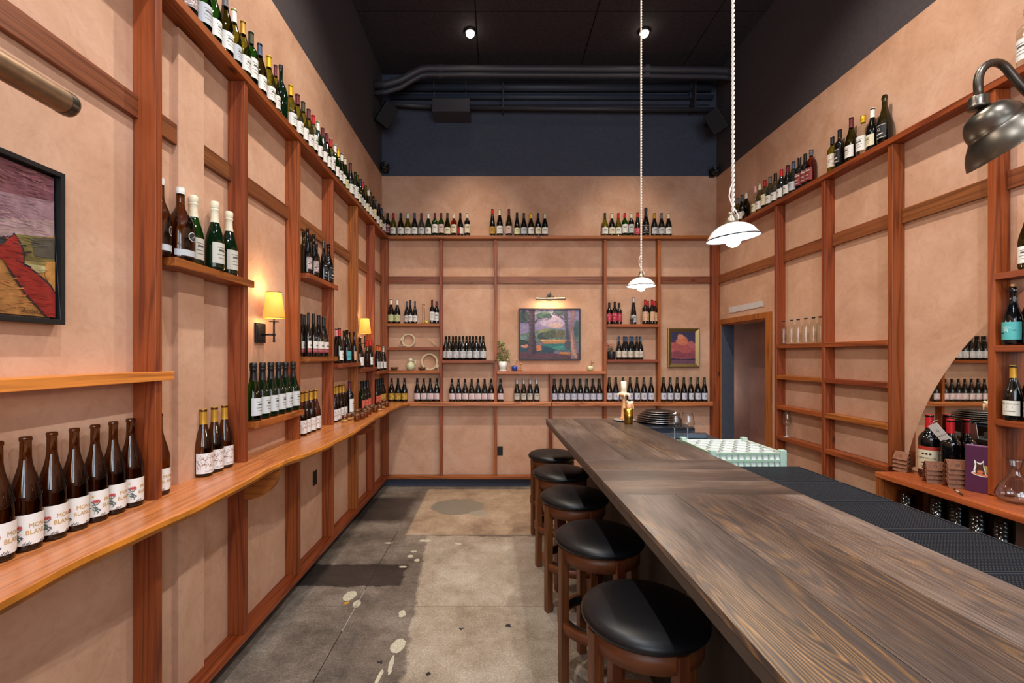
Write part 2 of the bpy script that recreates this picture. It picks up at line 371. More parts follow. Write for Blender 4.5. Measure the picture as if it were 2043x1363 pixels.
# kick boards
struct(MB().box(XL, XR, YB-.012, YB, 0, .13), 'baseboard_back', [NAVY])
struct(MB().box(XL, XL+.012, YF, YB-.012, 0, .13), 'baseboard_left', [DARKW])
struct(MB().box(XR-.012, XR, YF, D0-.09, 0, .10), 'baseboard_right', [DARKW])
# door casing
mb = MB(); mb.box(XR-.018, XR, D0-.09, D0, 0, DT+.062).box(XR-.018, XR, D0, D1+.01, DT, DT+.062).box(XR-.018, XR, D1, D1+.02, 0, DT)
mb.box(XR-.001, XR+.15, D0-.001, D0+.014, 0, DT).box(XR-.001, XR+.15, D0, D1, DT-.014, DT+.001)
trim(mb, WZ)
# ---- studs: 2x4s on edge, interrupted where a counter slab is let in
LST = [1.157, 1.809, 2.449, 3.12, 3.778, 4.448, 5.063]       # near faces of the left studs
CT, CB = 1.08, 1.032                                         # counter top and underside
LSH, LR0, LR1 = 3.17, .102, .142
for y in [-1.49, -.83, -.17, .5]+LST[1:]:
    mb = MB(); mb.box(XL, SL, y, y+.037, LR1, CB).box(XL, SL, y, y+.037, CT, 3.13+.03*max(0, (5.8-y)/4)*1.0)
    trim(mb, WZ)
mb = MB(); mb.box(XL, SL, SB, YB, LR1, CB).box(XL, SL, SB, YB, CT, 3.13); trim(mb, WZ)      # corner
BST = [-.705, -.017, 1.368, 2.05]
for x in BST:
    mb = MB(); mb.box(x, x+.036, SB, YB, LR1, CB).box(x, x+.036, SB, YB, CT, 3.13); trim(mb, WZ)
mb = MB(); mb.box(.683, .719, SB, YB, LR1, CB).box(.683, .719, SB, YB, CT, 1.43); trim(mb, WZ)
trim(MB().box(2.742, XR-.001, SB, YB, 0, 3.13), WZ)
RST = [4.404, 3.763, 3.12, 2.479, 1.84, 1.2, .56, -.08]
for i, y in enumerate(RST):
    mb = MB(); z0 = 0 if i < 2 else .922
    if i >= 2: mb.box(SR, XR, y, y+.038, 0, .85)
    mb.box(SR, XR, y, y+.038, z0 if i < 2 else .89, 3.13); trim(mb, WZ)
# bottom plates and mid rails
trim(MB().box(XL, SL+.002, YF, SB, LR0, LR1), WY); trim(MB().box(SL, XR-.09, SB, YB-.012, LR0, LR1), WX)
def seg_y(X0, X1, cuts, z0f, z1f, m):
    for a, bb in cuts:
        mb = MB(); v = [(X0, a, z0f(a)), (X1, a, z0f(a)), (X1, bb, z0f(bb)), (X0, bb, z0f(bb)), (X0, a, z1f(a)), (X1, a, z1f(a)), (X1, bb, z1f(bb)), (X0, bb, z1f(bb))]
        mb.add(v, [(0, 1, 2, 3), (4, 7, 6, 5), (0, 4, 5, 1), (1, 5, 6, 2), (2, 6, 7, 3), (3, 7, 4, 0)]); trim(mb, m)
def lz(y): return 2.673+.03*(5.78-y)/4
lc = []; st = [.5]+LST[1:]+[SB]
for i in range(len(st)-1):
    a, bb = st[i]+.037, st[i+1]
    if a < 2.031 < bb: lc += [(a, 2.031), (2.209, bb)]
    else: lc.append((a, bb))
seg_y(XL, XL+.022, lc, lambda y: lz(y)-.093, lz, WYR)
rc = [(.6, 1.2), (1.238, 1.84), (1.878, 2.479), (2.517, 3.12), (3.158, 3.763), (3.801, 4.404), (4.442, SB)]
seg_y(XR-.022, XR, rc, lambda y: 2.573, lambda y: 2.675, WYR)
bx = [SL]+[v for x in BST for v in (x, x+.036)]+[2.742]
for i in range(0, len(bx), 2):
    trim(MB().box(bx[i], bx[i+1], YB-.02, YB, 2.582, 2.674), WXR)
# ------------------------------------------------------------------ shelves and counters
def shelf(mb, label, m, group=None, bevel=.002, name='wall_shelf'):
    o = mb.build(name, m, bevel=bevel); tag(o, label, 'shelf', group); return o
ga = 'long top shelves of the timber frame'
def tilt_box(X0, X1, y0, y1, zf, t):
    mb = MB(); v = [(x, y, zf(y)-t+k*t) for k in (0, 1) for y in (y0, y1) for x in (X0, X1)]
    return mb.add(v, [(0, 2, 3, 1), (4, 5, 7, 6), (0, 1, 5, 4), (2, 6, 7, 3), (0, 4, 6, 2), (1, 3, 7, 5)])
def LZ(y): return 3.172+.03*max(0, (5.8-y)/4)
shelf(tilt_box(XL, -1.352, -1.0, 5.655, LZ, .04), 'long top shelf of reddish fir along the left wall', WY, ga)
shelf(MB().box(-1.352, 2.742, 5.665, YB, 3.132, 3.172), 'long top shelf of reddish fir along the far back wall', WX, ga)
shelf(MB().box(2.735, XR, -.2, 5.66, 3.132, 3.172), 'long top shelf of reddish fir along the right wall', WY, ga)
# left wall box shelves: between two studs with a nosing lapping over them
def lshelf(i, yn, yf, z, label, x=-1.34):
    a, bb = LST[i]+.037, LST[i+1] if i+1 < len(LST) else SB
    mb = MB(); mb.box(XL, SL, max(a, yn), bb, z-.037, z); mb.box(SL, x, yn, yf, z-.037, z)
    shelf(mb, label, WY, 'short stepped shelves on the left wall')
mb = MB(); mb.box(XL, SL, .537, 1.809, 1.559, 1.596).box(SL, -1.348, .47, 1.895, 1.559, 1.596); shelf(mb, 'empty orange fir shelf below the left hillside painting', wood('orange_fir_y', 'y', '#a04c18', '#d8863c', rough=.4), 'short stepped shelves on the left wall')
lshelf(1, 1.892, 2.51, 2.075, 'short left wall shelf holding the large brown and cream-foiled bottles')
lshelf(2, 2.551, 3.166, 1.285, 'short left wall shelf below the nearer sconce with black-foiled bottles')
lshelf(3, 3.243, 3.851, 2.256, 'short left wall shelf high up with eight uncapped dark bottles')
lshelf(3, 3.243, 3.851, 1.654, 'short left wall shelf with the red-and-white banded bottles')
lshelf(4, 3.917, 4.495, 1.593, 'short left wall shelf holding the teal labelled bottle')
lshelf(5, 4.541, 5.115, 1.534, 'short left wall shelf under the farther yellow sconce')
lshelf(6, 5.176, 5.685, 1.482, 'short left wall shelf nearest the back left corner')
gb = 'short shelves between the back wall posts'
def bshelf(x0, x1, z, label, y=5.68, t=.038, m=WX): shelf(MB().box(x0, x1, y, YB, z-t, z), label, m, gb)
bshelf(SL, -.705, 2.065, 'back wall shelf left of the posts, topmost of its three, with thin brass stand', 5.655)
bshelf(SL, -.705, 1.769, 'back wall shelf left, middle of three, holding one straw wreath')
bshelf(SL, -.705, 1.474, 'back wall shelf left, lowest of three, holding pale green pitcher')
bshelf(-.669, -.017, 1.608, 'back wall shelf with a dozen blue and orange labelled bottles', 5.632)
mb = MB(); mb.box(.019, 1.368, SB, YB, 1.43, 1.468).box(.019, 1.385, 5.645, SB, 1.43, 1.468)
shelf(mb, 'honey coloured ledge under the framed tree landscape', HONEY, gb)
bshelf(1.404, 2.05, 2.056, 'back wall shelf right, upper of two, with red-capped bottles', 5.64)
bshelf(1.404, 2.05, 1.613, 'back wall shelf right, lower of two, with black flower pot', 5.645)
gr = 'short shelves between the right wall posts'
for (a, bb, w_) in ((3.801, 4.404, 'far'), (3.158, 3.763, 'near')):
    for k, z in enumerate((1.77, 1.472, 1.18, .885)):
        q = ('topmost', 'second', 'third', 'lowest')[k]
        extra = {('far', 0): ', holding clear water bottles', ('far', 3): ', holding one stemmed glass'}.get((w_, k), ', empty')
        shelf(MB().box(SR-.002, XR, a, bb, z-.038, z), '%s of four shelves in the %s bay beside the doorway%s' % (q, 'farther' if w_ == 'far' else 'nearer', extra), WY, gr)
for k, z in enumerate((2.111, 1.716, 1.313)):
    shelf(MB().box(2.742, XR, 1.878, 2.479, z-.035, z), '%s shelf at the right picture edge holding %s bottle' % (('top', 'middle', 'lower')[k], ('the pale-labelled', 'the teal-labelled', 'the gold-capped')[k]), WY, 'shelves at the right picture edge')
# live-edge counter, three slabs; the front edge wanders
EDGE = [(-.4, -1.165), (.6, -1.175), (1.061, -1.166), (1.3, -1.185), (1.532, -1.172), (1.749, -1.15), (2.025, -1.153), (2.33, -1.172), (2.524, -1.165), (2.735, -1.115), (3.0, -1.10), (3.375, -1.085), (3.8, -1.11), (4.43, -1.145), (4.6, -1.13), (5.0, -1.15), (5.25, -1.125), (5.45, -1.11), (5.61, -1.06)]
def ex(y):
    for (a, p), (b_, q) in zip(EDGE, EDGE[1:]):
        if a <= y <= b_:
            t = (y-a)/(b_-a); t = t*t*(3-2*t); return p+(q-p)*t
    return EDGE[-1][1]
def slab(y0, y1, label, yend=None):
    mb = MB(); n = max(6, int((y1-y0)/.06)); prof = []
    rows = []
    for i in range(n+1):
        y = y0+(y1-y0)*i/n; e = ex(y)+.0025*math.sin(y*9)
        rows.append([(XL, y, CB), (e-.035, y, CB), (e-.012, y, CB+.010), (e, y, CB+.028), (e-.004, y, CT-.004), (e-.010, y, CT), (XL, y, CT)])
    k = len(rows[0]); vs = [p for r in rows for p in r]; fs = []
    for i in range(n):
        for j in range(k): j2 = (j+1) % k; fs.append((i*k+j, i*k+j2, (i+1)*k+j2, (i+1)*k+j))
    fs += [tuple(range(k)), tuple(n*k+j for j in reversed(range(k)))]
    mb.add(vs, fs, 0)
    for i_ in range(n):
        for j in (1, 2, 3): mb.mi[i_*k+j] = 1
    o = mb.build('counter_slab', [LIVE, LEDGE]); tag(o, label, 'counter', 'live-edge counter slabs')
    return o
slab(-.4, 2.518, 'nearest live-edge counter slab on left wall carrying floral labelled bottles')
slab(2.524, 4.428, 'middle live-edge counter slab on left wall, between its two joints')
s3 = slab(4.434, 5.60, 'farthest live-edge counter slab on left wall, carrying amber jars')
mb = MB(); mb.box(XL, .696, 5.605, YB, CB, CT); tag(mb.build('counter_slab', LIVEX, bevel=.004), 'left half of the back wall counter, under pink-labelled bottles', 'counter', 'live-edge counter slabs')
mb = MB(); mb.box(.702, 2.705, 5.605, SB, CB, CT).box(.702, 2.742, SB, YB, CB, CT); tag(mb.build('counter_slab', LIVEX, bevel=.004), 'right half of the back wall counter, ending at the corner post', 'counter', 'live-edge counter slabs')
# rounded brackets below the left counter
for y, w_ in ((2.449, 'nearer'), (4.448, 'farther')):
    mb = MB(); pts = [(SL, CB), (-1.18, CB)]+[(SL+.183*math.cos(a), CB-.155*math.sin(a)) for a in [math.radians(10*k) for k in range(1, 10)]]
    mb.prism(pts, y, y+.036, 'y'); tag(mb.build('shelf_bracket', WX), '%s rounded wooden bracket under the left counter' % w_, 'bracket', 'rounded brackets under the left counter')
# wavy black coat hooks on the stud fronts
for y, w_ in ((1.815, 'nearest'), (2.455, 'middle'), (3.126, 'farthest')):
    mb = MB(); c = y+.015; z = 1.0
    mb.tube([(SL, c, z-.005), (SL+.02, c, z-.02), (SL+.045, c, z-.022), (SL+.06, c, z-.005), (SL+.075, c, z+.004), (SL+.095, c, z-.004), (SL+.11, c, z+.012)], .0055, 8)
    mb.box(SL, SL+.004, c-.012, c+.012, z-.03, z+.02)
    tag(mb.build('coat_hook', BLACK), '%s wavy black hook on a post under the left counter' % w_, 'hook', 'black hooks under the left counter')
def outlet(mb, label): tag(mb.build('power_outlet', BLACK, bevel=.002), label, 'outlet')
outlet(MB().box(XL, XL+.006, 3.59, 3.665, .62, .735).box(XL+.006, XL+.009, 3.61, 3.645, .64, .715), 'black power outlet on the left wall under the counter')
outlet(MB().box(.024, .094, YB-.006, YB, .385, .50).box(.04, .078, YB-.009, YB-.006, .40, .485), 'black power outlet low on the back wall')

# ------------------------------------------------------------------ bottles
SH = {  # profile (r, z), label (z0, z1), capsule (z0, z1, r)
 'burg': ([(0, .004), (.030, 0), (.039, .004), (.0405, .012), (.0405, .128), (.038, .150), (.030, .180), (.021, .208), (.0162, .228), (.0142, .245), (.0138, .288), (.0155, .289), (.0155, .297), (.0135, .300), (0, .300)], (.028, .108), (.232, .3015, .0160)),
 'bord': ([(0, .004), (.028, 0), (.036, .004), (.037, .012), (.037, .180), (.035, .195), (.026, .210), (.017, .220), (.0145, .232), (.0138, .288), (.0155, .289), (.0155, .297), (.0135, .300), (0, .300)], (.040, .150), (.236, .3015, .0160)),
 'champ': ([(0, .004), (.032, 0), (.042, .004), (.0435, .014), (.0435, .132), (.040, .156), (.031, .188), (.022, .215), (.0170, .240), (.0150, .285), (.0185, .290), (.0185, .305), (.015, .318), (0, .320)], (.030, .126), (.222, .322, .0165)),
 'ries': ([(0, .004), (.028, 0), (.036, .004), (.037, .012), (.037, .120), (.034, .155), (.027, .200), (.0195, .245), (.0145, .285), (.0138, .328), (.0155, .329), (.0155, .337), (0, .340)], (.028, .115), (.275, .3415, .0160)),
 'mag': ([(0, .005), (.045, 0), (.055, .006), (.057, .018), (.057, .150), (.054, .176), (.044, .206), (.028, .232), (.0185, .252), (.0165, .270), (.0160, .325), (.0175, .326), (.0175, .345), (0, .346)], (.022, .050), (.318, .348, .0195)),
 'spirit': ([(0, .004), (.036, 0), (.043, .005), (.044, .014), (.044, .170), (.041, .190), (.027, .207), (.0165, .218), (.0150, .235), (.0150, .255), (.0175, .257), (.0175, .285), (0, .287)], (.030, .135), (.238, .289, .0182)),
 'water': ([(0, .004), (.030, 0), (.036, .004), (.0365, .012), (.0365, .130), (.034, .150), (.020, .168), (.0155, .180), (.0165, .200), (0, .200)], (.05, .06), (.196, .207, .0185))}
GLASS = {'dark': ('#0c0a08', 'dark'), 'black': ('#07070a', 'black'), 'olive': ('#a8ac48', 'olive green'), 'green': ('#2f6a24', 'green'), 'brown': ('#33220c', 'brown'),
         'clear': ('#f3f5ee', 'clear'), 'amber': ('#b2601c', 'amber'), 'grey': ('#2b2c2c', 'smoky'), 'deep': ('#0e2410', 'deep green'), 'moss': ('#55541c', 'mossy brown')}
def glassm(k):
    key = 'glass_'+k
    if key in MC: return MC[key]
    h = GLASS[k][0]
    if k in ('olive', 'green', 'amber', 'clear', 'brown', 'moss'):
        m = thin_glass(key, *{'olive': ('#c4c873', '#4a4c14'), 'green': ('#6fae62', '#163a14'), 'amber': ('#cf8238', '#6a2c0c'), 'clear': ('#f8faf6', '#c0c8c4'), 'brown': ('#ad8742', '#3c260a'), 'moss': ('#86864a', '#2a2a10')}[k], .03, .7 if k == 'clear' else .3)
    elif k in ('dark', 'black', 'grey'): m = mat(h, .10, coat=.5, name=key)
    else:
        m, nt, b = new(key)                       # tinted glass with wine or air behind it
        b.inputs['Base Color'].default_value = lin(h); b.inputs['Roughness'].default_value = .04; b.inputs['IOR'].default_value = 1.45
        b.inputs['Transmission Weight'].default_value = {'brown': .35, 'deep': .4, 'moss': .7}.get(k, .9)
    MC[key] = m; return m
CAPC = {'red': '#b3161c', 'wine': '#5c1826', 'yellow': '#e0b01c', 'gold': '#b98a2c', 'white': '#e6e2d8', 'cream': '#d8cdb0', 'black': '#101012', 'blue': '#3c4c66', 'grey': '#5a5a5e',
        'silver': '#b8bcc0', 'orange': '#c0602a', 'green': '#38361f', 'navy': '#1e2a4a', 'pink': '#d8a0a0', 'cork': '#b58a58'}
LBL = {  # style: (paper colour, spoken name)
 'white': ('#dcdad4', 'white label'), 'cream': ('#d9cfb0', 'cream label'), 'grey': ('#b4b8bc', 'pale grey label'), 'pinkish': ('#c9b0a6', 'dusty pink label'),
 'mon': ('#dcdbd6', 'floral MON BLANC label'), 'twig': ('#dcd9d6', 'white label printed with twigs'), 'coral': ('#c8584a', 'coral red label'), 'goldp': ('#c09a3c', 'gold patterned label'),
 'greenp': ('#b9bc8a', 'green leafy label'), 'rose': ('#dcd0d0', 'white label with pink print'), 'star': ('#c4c8d4', 'pale label with dark star'), 'sq': ('#b8bccb', 'pale square label'),
 'wave': ('#c2ced2', 'blue and orange label'), 'pink': ('#b82c40', 'crimson label'), 'teal': ('#3f9aa0', 'teal label'), 'multi': ('#d0a880', 'multicoloured label'),
 'ochre': ('#b58a34', 'ochre label'), 'redl': ('#7c2a2a', 'dark red label'), 'blackl': ('#1c1c1e', 'black and white label'), 'mill': ('#cfc8b6', 'cream label with landscape'),
 'band': ('#d4cdc4', 'white and red banded label'), 'chk': ('#d8d8d4', 'white MATTHI label'), 'chaves': ('#d6d2c4', 'white REAL DO CHAVES label'), 'verm': ('#d2c6a8', 'ornate VERMOUTH label'),
 'tealr': ('#4ba3a3', 'teal label with white rays'), 'circ': ('#c4c2ba', 'round white label'), 'tag': ('#bcb8ac', 'cream label with script'), 'box': ('#d6d4cc', 'white label with small black square'),
 'redhalf': ('#d8d0c4', 'white label with red half'), 'sketch': ('#9a8884', 'mauve sketched label'), 'seal': ('#b0b2b4', 'silver seal and narrow white label'), 'green': ('#d0d4a0', 'pale green label'), 'imper': ('#c6cacb', 'light grey label'), 'none': (None, 'no label')}
meshc = {}
def body_mesh(sh, gl):
    k = (sh, gl)
    if k in meshc: return meshc[k]
    pr = SH[sh][0]; mb = MB(); seg = 28
    if gl == 'never':
        t = .0026; inner = [(max(r-t, .0), max(z, .009)) for r, z in pr if r > .005]
        inner[0] = (inner[0][0], .009)
        top = pr[:-1]; inner = [(r, z) for r, z in inner if z < pr[-1][1]-.001]
        mb.lathe(top+[(inner[-1][0], pr[-1][1]-.001)]+inner[::-1]+[(0.0, .009)], seg=seg)
        MBm = glassm(gl)
    else: mb.lathe(pr, seg=seg); MBm = glassm(gl)
    meshc[k] = mb.mesh('bottle_body', MBm); return meshc[k]
def cap_mesh(sh, cap):
    k = (sh, 'cap', cap)
    if k in meshc: return meshc[k]
    z0, z1, r = SH[sh][2]; mb = MB(); pr = SH[sh][0]
    def rad(z):
        for (a, p), (b_, q) in zip(pr, pr[1:]):
            if p <= z <= q and q > p: return a+(b_-a)*(z-p)/(q-p)
        return r
    if cap == 'cork': mb.lathe([(0, z1-.004), (.0095, z1-.004), (.0095, z1+.012), (0, z1+.012)], seg=16)
    elif sh == 'champ': mb.lathe([(rad(z0)+.001, z0), (rad((z0+.265)/2)+.0012, (z0+.265)/2), (.0175, .262), (.0172, .275), (.0200, .280), (.0202, .286), (.0180, .289), (.0198, .294), (.0205, .315), (.016, .3215), (0, .323)], seg=20)
    else:
        zs = [z0+(z1-.003-z0)*i/6 for i in range(7)]
        mb.lathe([(max(rad(z), 0)+.0010, z) for z in zs]+[(r, z1-.001), (r*.85, z1), (0, z1+.0002)], seg=20)
    meshc[k] = mb.mesh('capsule', mat(CAPC[cap], .38, .35 if cap in ('gold', 'silver', 'yellow') else 0, name='foil_'+cap)); return meshc[k]
def label_mesh(sh, st):
    k = (sh, 'lab', st)
    if k in meshc: return meshc[k]
    z0, z1 = SH[sh][1]; r = max(p[0] for p in SH[sh][0]); half = 1.25; h = z1-z0; R = random.Random(sum(map(ord, st)))
    if st in ('tag', 'chaves', 'seal', 'blackl'): half = 1.05
    if st == 'circ': z0, z1, half = .035, .095, .75
    if st == 'mon': z0, z1, half = .018, .098, 1.5
    if st == 'twig': z0, z1, half = .016, .106, 1.45
    if st == 'verm': z0, z1 = .035, .150
    h = z1-z0
    ink = [mat(LBL[st][0], .6, name='paper_'+st)]
    def im(hx):
        m = mat(hx, .6, name='ink_'+hx.strip('#'))
        if m not in ink: ink.append(m)
        return ink.index(m)
    mb = MB(); n = 14
    def pt(s, z, o): a = s/r; return ((r+o)*math.sin(a), -(r+o)*math.cos(a), z)
    W = half*r
    if st == 'circ':
        vs = [pt(0, (z0+z1)/2, .0008)]+[pt(.030*math.cos(t), (z0+z1)/2+.030*math.sin(t), .0008) for t in [2*math.pi*i/20 for i in range(20)]]
        mb.add(vs, [(0, 1+i, 1+(i+1) % 20) for i in range(20)], 0, True)
    else:
        vs = [pt(-W+2*W*i/n, z, .0007) for z in (z0, z1) for i in range(n+1)]
        mb.add(vs, [(i, i+1, n+2+i, n+1+i) for i in range(n)], 0, True)
    def quad(s0, s1, a, b_, c, o=.0011):
        k_ = max(1, int(abs(s1-s0)/.006)); m_ = im(c)
        vs = [pt(s0+(s1-s0)*i/k_, z, o) for z in (a, b_) for i in range(k_+1)]
        mb.add(vs, [(i, i+1, k_+2+i, k_+1+i) for i in range(k_)], m_, True)
    def line(s0, a, s1, b_, w_, c, o=.0012):
        dx, dz = s1-s0, b_-a; L = math.hypot(dx, dz) or 1; nx, nz = -dz/L*w_/2, dx/L*w_/2
        mb.add([pt(s0-nx, a-nz, o), pt(s1-nx, b_-nz, o), pt(s1+nx, b_+nz, o), pt(s0+nx, a+nz, o)], [(0, 1, 2, 3)], im(c), False)
    def word(s, cs, cz, size, c, o=.0014):
        vs, fs = text_geo(s, size); m_ = im(c)
        mb.add([pt(cs+x, cz+y, o) for x, y in vs], fs, m_, False)
    def disc(cs, cz, rr, c, o=.0013, sy=1):
        vs = [pt(cs, cz, o)]+[pt(cs+rr*math.cos(t), cz+sy*rr*math.sin(t), o) for t in [2*math.pi*i/12 for i in range(12)]]
        mb.add(vs, [(0, 1+i, 1+(i+1) % 12) for i in range(12)], im(c), False)
    def lines(c='#8a8680', n_=3, x=.5):
        for i in range(n_):
            z = z0+h*(.75-.5*i/max(1, n_-1)); quad(-W*x*(1-.2*(i % 2)), W*x*(1-.2*(i % 2)), z, z+h*.035, c)
    if st in ('white', 'cream', 'grey', 'imper', 'green', 'pinkish', 'tag', 'ochre'):
        lines('#77736c' if st != 'ochre' else '#4a3010', 4); quad(-W*.35, W*.35, z0+h*.58, z0+h*.68, '#4a4744')
    if st == 'mon':
        word('MON', .004, z0+h*.62, .017, '#b98d34'); word('BLANC', .004, z0+h*.40, .017, '#b98d34')
        for q in (-1, 1):
            cx, cz = q*.040, z0+h*.60
            for i in range(11):
                a = i*.571; line(cx, cz, cx+.0115*math.cos(a), cz+.006*math.sin(a), .0024, '#a8383a' if i % 2 else '#bc5048')
            for i in range(16):
                a = R.uniform(0, 6.3); L = R.uniform(.006, .016); px_ = cx+R.uniform(-.004, .008)*q; pz = cz-R.uniform(.008, .036)
                line(px_, pz, px_+L*math.cos(a), pz+L*.7*math.sin(a), .0026, R.choice(('#3c4a5e', '#4c6068', '#55705c')))
            line(cx, cz, cx+.006*q, z0+.010, .0014, '#55705c'); disc(cx+.010*q, cz+.016, .003, '#c8a23c')
        for i in range(5): line(-.03+i*.004, z0+.001, -.026+i*.004, z0+.006+.003*(i % 2), .002, '#5c5e66'); line(.012+i*.003, z0+.001, .016+i*.003, z0+.006, .0015, '#5c5e66')
    if st in ('twig', 'chk'):
        for i in range(46):
            a = R.uniform(.3, 2.8); L = R.uniform(.010, .026); s = R.uniform(-W*.95, W*.95-.012); z = R.uniform(z0+.018, z1-.02)
            line(s, z, s+L*math.cos(a), min(z1-.001, z+L*math.sin(a)), .0015, R.choice(('#6a4a34', '#8a6a50', '#4c3c3c', '#a06038')))
        for i in range(12): disc(R.uniform(-W*.9, W*.9), R.uniform(z0+.02, z1-.01), .0022, '#a85a30')
        word('MATTHI', 0, z0+.009, .011, '#8c8c94')
    if st in ('coral', 'goldp', 'greenp', 'multi', 'wave', 'sketch', 'teal', 'pink', 'mill'):
        pal = {'coral': ('#e0a080', '#8a2c28', '#d8705c'), 'goldp': ('#2c2210', '#e0c87a', '#4a3818'), 'greenp': ('#5c7030', '#e0e0c8', '#2c3c20'), 'multi': ('#8a2c7a', '#e08a20', '#3050a0', '#e8e0d0'),
               'wave': ('#d06a3c', '#5c8aa4', '#e8e4dc', '#c84c30'), 'sketch': ('#3a2c2c', '#d8c8c4'), 'teal': ('#a8d4d0', '#2c6a78', '#70b8b8'), 'pink': ('#e0607a', '#1c1c30', '#e8d8dc'), 'mill': ('#b87848', '#8a9ab4', '#e8e0c8', '#a05030')}[st]
        for i in range(60):
            a = R.uniform(-.9, .9) if st != 'goldp' else .8; L = R.uniform(.006, .018); s = R.uniform(-W+.002, W-.02); z = R.uniform(z0+.004, z1-.008)
            line(s, z, s+L*math.cos(a), max(z0+.001, min(z1-.001, z+L*math.sin(a)*.5)), .0032, R.choice(pal))
    if st == 'rose':
        for i in range(4): quad(-W*.45, W*.35, z0+h*(.25+.15*i), z0+h*(.32+.15*i), '#c88a90' if i % 2 else '#b07480')
        quad(-W*.6, W*.6, z0+h*.05, z0+h*.12, '#3a3038')
    if st == 'star':
        for i in range(8):
            a = math.pi*i/8; line(-.015*math.cos(a), (z0+z1)/2-.015*math.sin(a), .015*math.cos(a), (z0+z1)/2+.015*math.sin(a), .003, '#3c3c46')
        disc(0, (z0+z1)/2, .005, '#c4c8d4', .0015)
    if st == 'sq':
        line(.008, z0+h*.35, .020, z0+h*.35, .002, '#2a2c38'); line(.020, z0+h*.35, .022, z0+h*.6, .002, '#2a2c38'); disc(.018, z0+h*.78, .004, '#22242e')
        line(-.014, z0+h*.3, -.004, z0+h*.5, .002, '#3a3c48'); line(-.004, z0+h*.5, .004, z0+h*.3, .002, '#3a3c48')
    if st == 'band':
        quad(-W, W, z0, z0+h*.36, '#8f3038'); quad(-W*.4, W*.4, z0+h*.55, z0+h*.68, '#6a605c')
        for i in range(14): s = -W+2*W*i/14; line(s, z0+h*.1, s+.004, z0+h*.26, .0012, '#d8b8b0')
    if st == 'redl':
        quad(-W*.6, W*.6, z0+h*.75, z0+h*.85, '#c8b8b0'); quad(-W*.4, W*.4, z0+h*.4, z0+h*.5, '#b09a94'); quad(-W*.5, W*.5, z0+h*.15, z0+h*.2, '#c8b8b0')
        mb.add([pt(-.010, z0+h*.88, .0014), pt(.010, z0+h*.88, .0014), pt(0, z0+h*.99, .0014)], [(0, 1, 2)], im('#d8d0c8'))
    if st == 'blackl':
        quad(-W*.9, W*.9, z0+h*.06, z0+h*.10, '#c8c4bc'); quad(-W*.9, W*.9, z0+h*.9, z0+h*.93, '#c8c4bc'); disc(0, z0+h*.65, .010, '#c8c4bc'); disc(.002, z0+h*.66, .006, '#1c1c1e', .0016); quad(-W*.6, W*.6, z0+h*.3, z0+h*.38, '#c8c4bc')
    if st == 'chaves':
        word('REAL DO CHAVES', 0, z0+h*.80, .0098, '#26241f'); line(-.02, z0+h*.92, .02, z0+h*.92, .0008, '#26241f')
        for a, b_, c, d in ((-.012, .5, .012, .5), (-.012, .62, .012, .62)): line(a, z0+h*b_, c, z0+h*d, .0012, '#56524a')
        line(-.012, z0+h*.5, -.012, z0+h*.62, .0012, '#56524a'); line(.012, z0+h*.5, .012, z0+h*.62, .0012, '#56524a'); quad(-.022, .022, z0+h*.25, z0+h*.31, '#8a867c')
    if st == 'verm':
        quad(-W, W, z0+h*.86, z1, '#a82c1c'); word('VERMOUTH', 0, z0+h*.52, .0118, '#1c1a16')
        for q in (-1, 0, 1): disc(q*.012, z0+h*.70, .005, '#2a2620')
        quad(-.02, .02, z0+h*.30, z0+h*.35, '#4a443a'); quad(-.022, .022, z0+h*.18, z0+h*.21, '#6a6456'); quad(-W, W, z0, z0+h*.05, '#9a4a30')
        for i in range(6): disc(W*.93, z0+h*(.1+.12*i), .005, '#b58a6a'); disc(-W*.93, z0+h*(.1+.12*i), .005, '#7c5c40')
    if st == 'tealr':
        for i in range(22):
            a = -.2+i*.16; line(-.012+.006*math.cos(a), z0+h*.45+.006*math.sin(a), -.012+.032*math.cos(a), max(z0+.001, min(z1-.001, z0+h*.45+.032*math.sin(a))), .0009, '#c8e4e0')
        quad(.014, .030, z0+h*.5, z0+h*.56, '#143c40'); quad(-W*.8, -.022, z0+h*.35, z0+h*.42, '#143c40')
    if st == 'box': quad(-.010, .010, z0+h*.35, z0+h*.65, '#26262a'); quad(-.006, .006, z0+h*.43, z0+h*.57, '#d6d4cc', .0014)
    if st == 'redhalf': quad(-W, -W*.15, z0, z1, '#a81e30')
    if st == 'circ': disc(0, .065, .022, '#8a8880', .0011); disc(0, .065, .019, '#cfcdc4', .0014)
    meshc[k] = mb.mesh('bottle_label', ink); return meshc[k]
ALLB = []
ORD = ['first', 'second', 'third', 'fourth', 'fifth', 'sixth', 'seventh', 'eighth', 'ninth', 'tenth', 'eleventh', 'twelfth', '13th', '14th', '15th', '16th', '17th', '18th', '19th', '20th', '21st', '22nd', '23rd', '24th', '25th', '26th', '27th', '28th', '29th', '30th', '31st', '32nd', '33rd', '34th', '35th', '36th', '37th', '38th', '39th', '40th']
ROT = {'L': math.pi/2, 'B': 0, 'R': -math.pi/2}
NAMES = {'champ': 'sparkling_wine_bottle', 'spirit': 'spirit_bottle', 'water': 'water_bottle'}
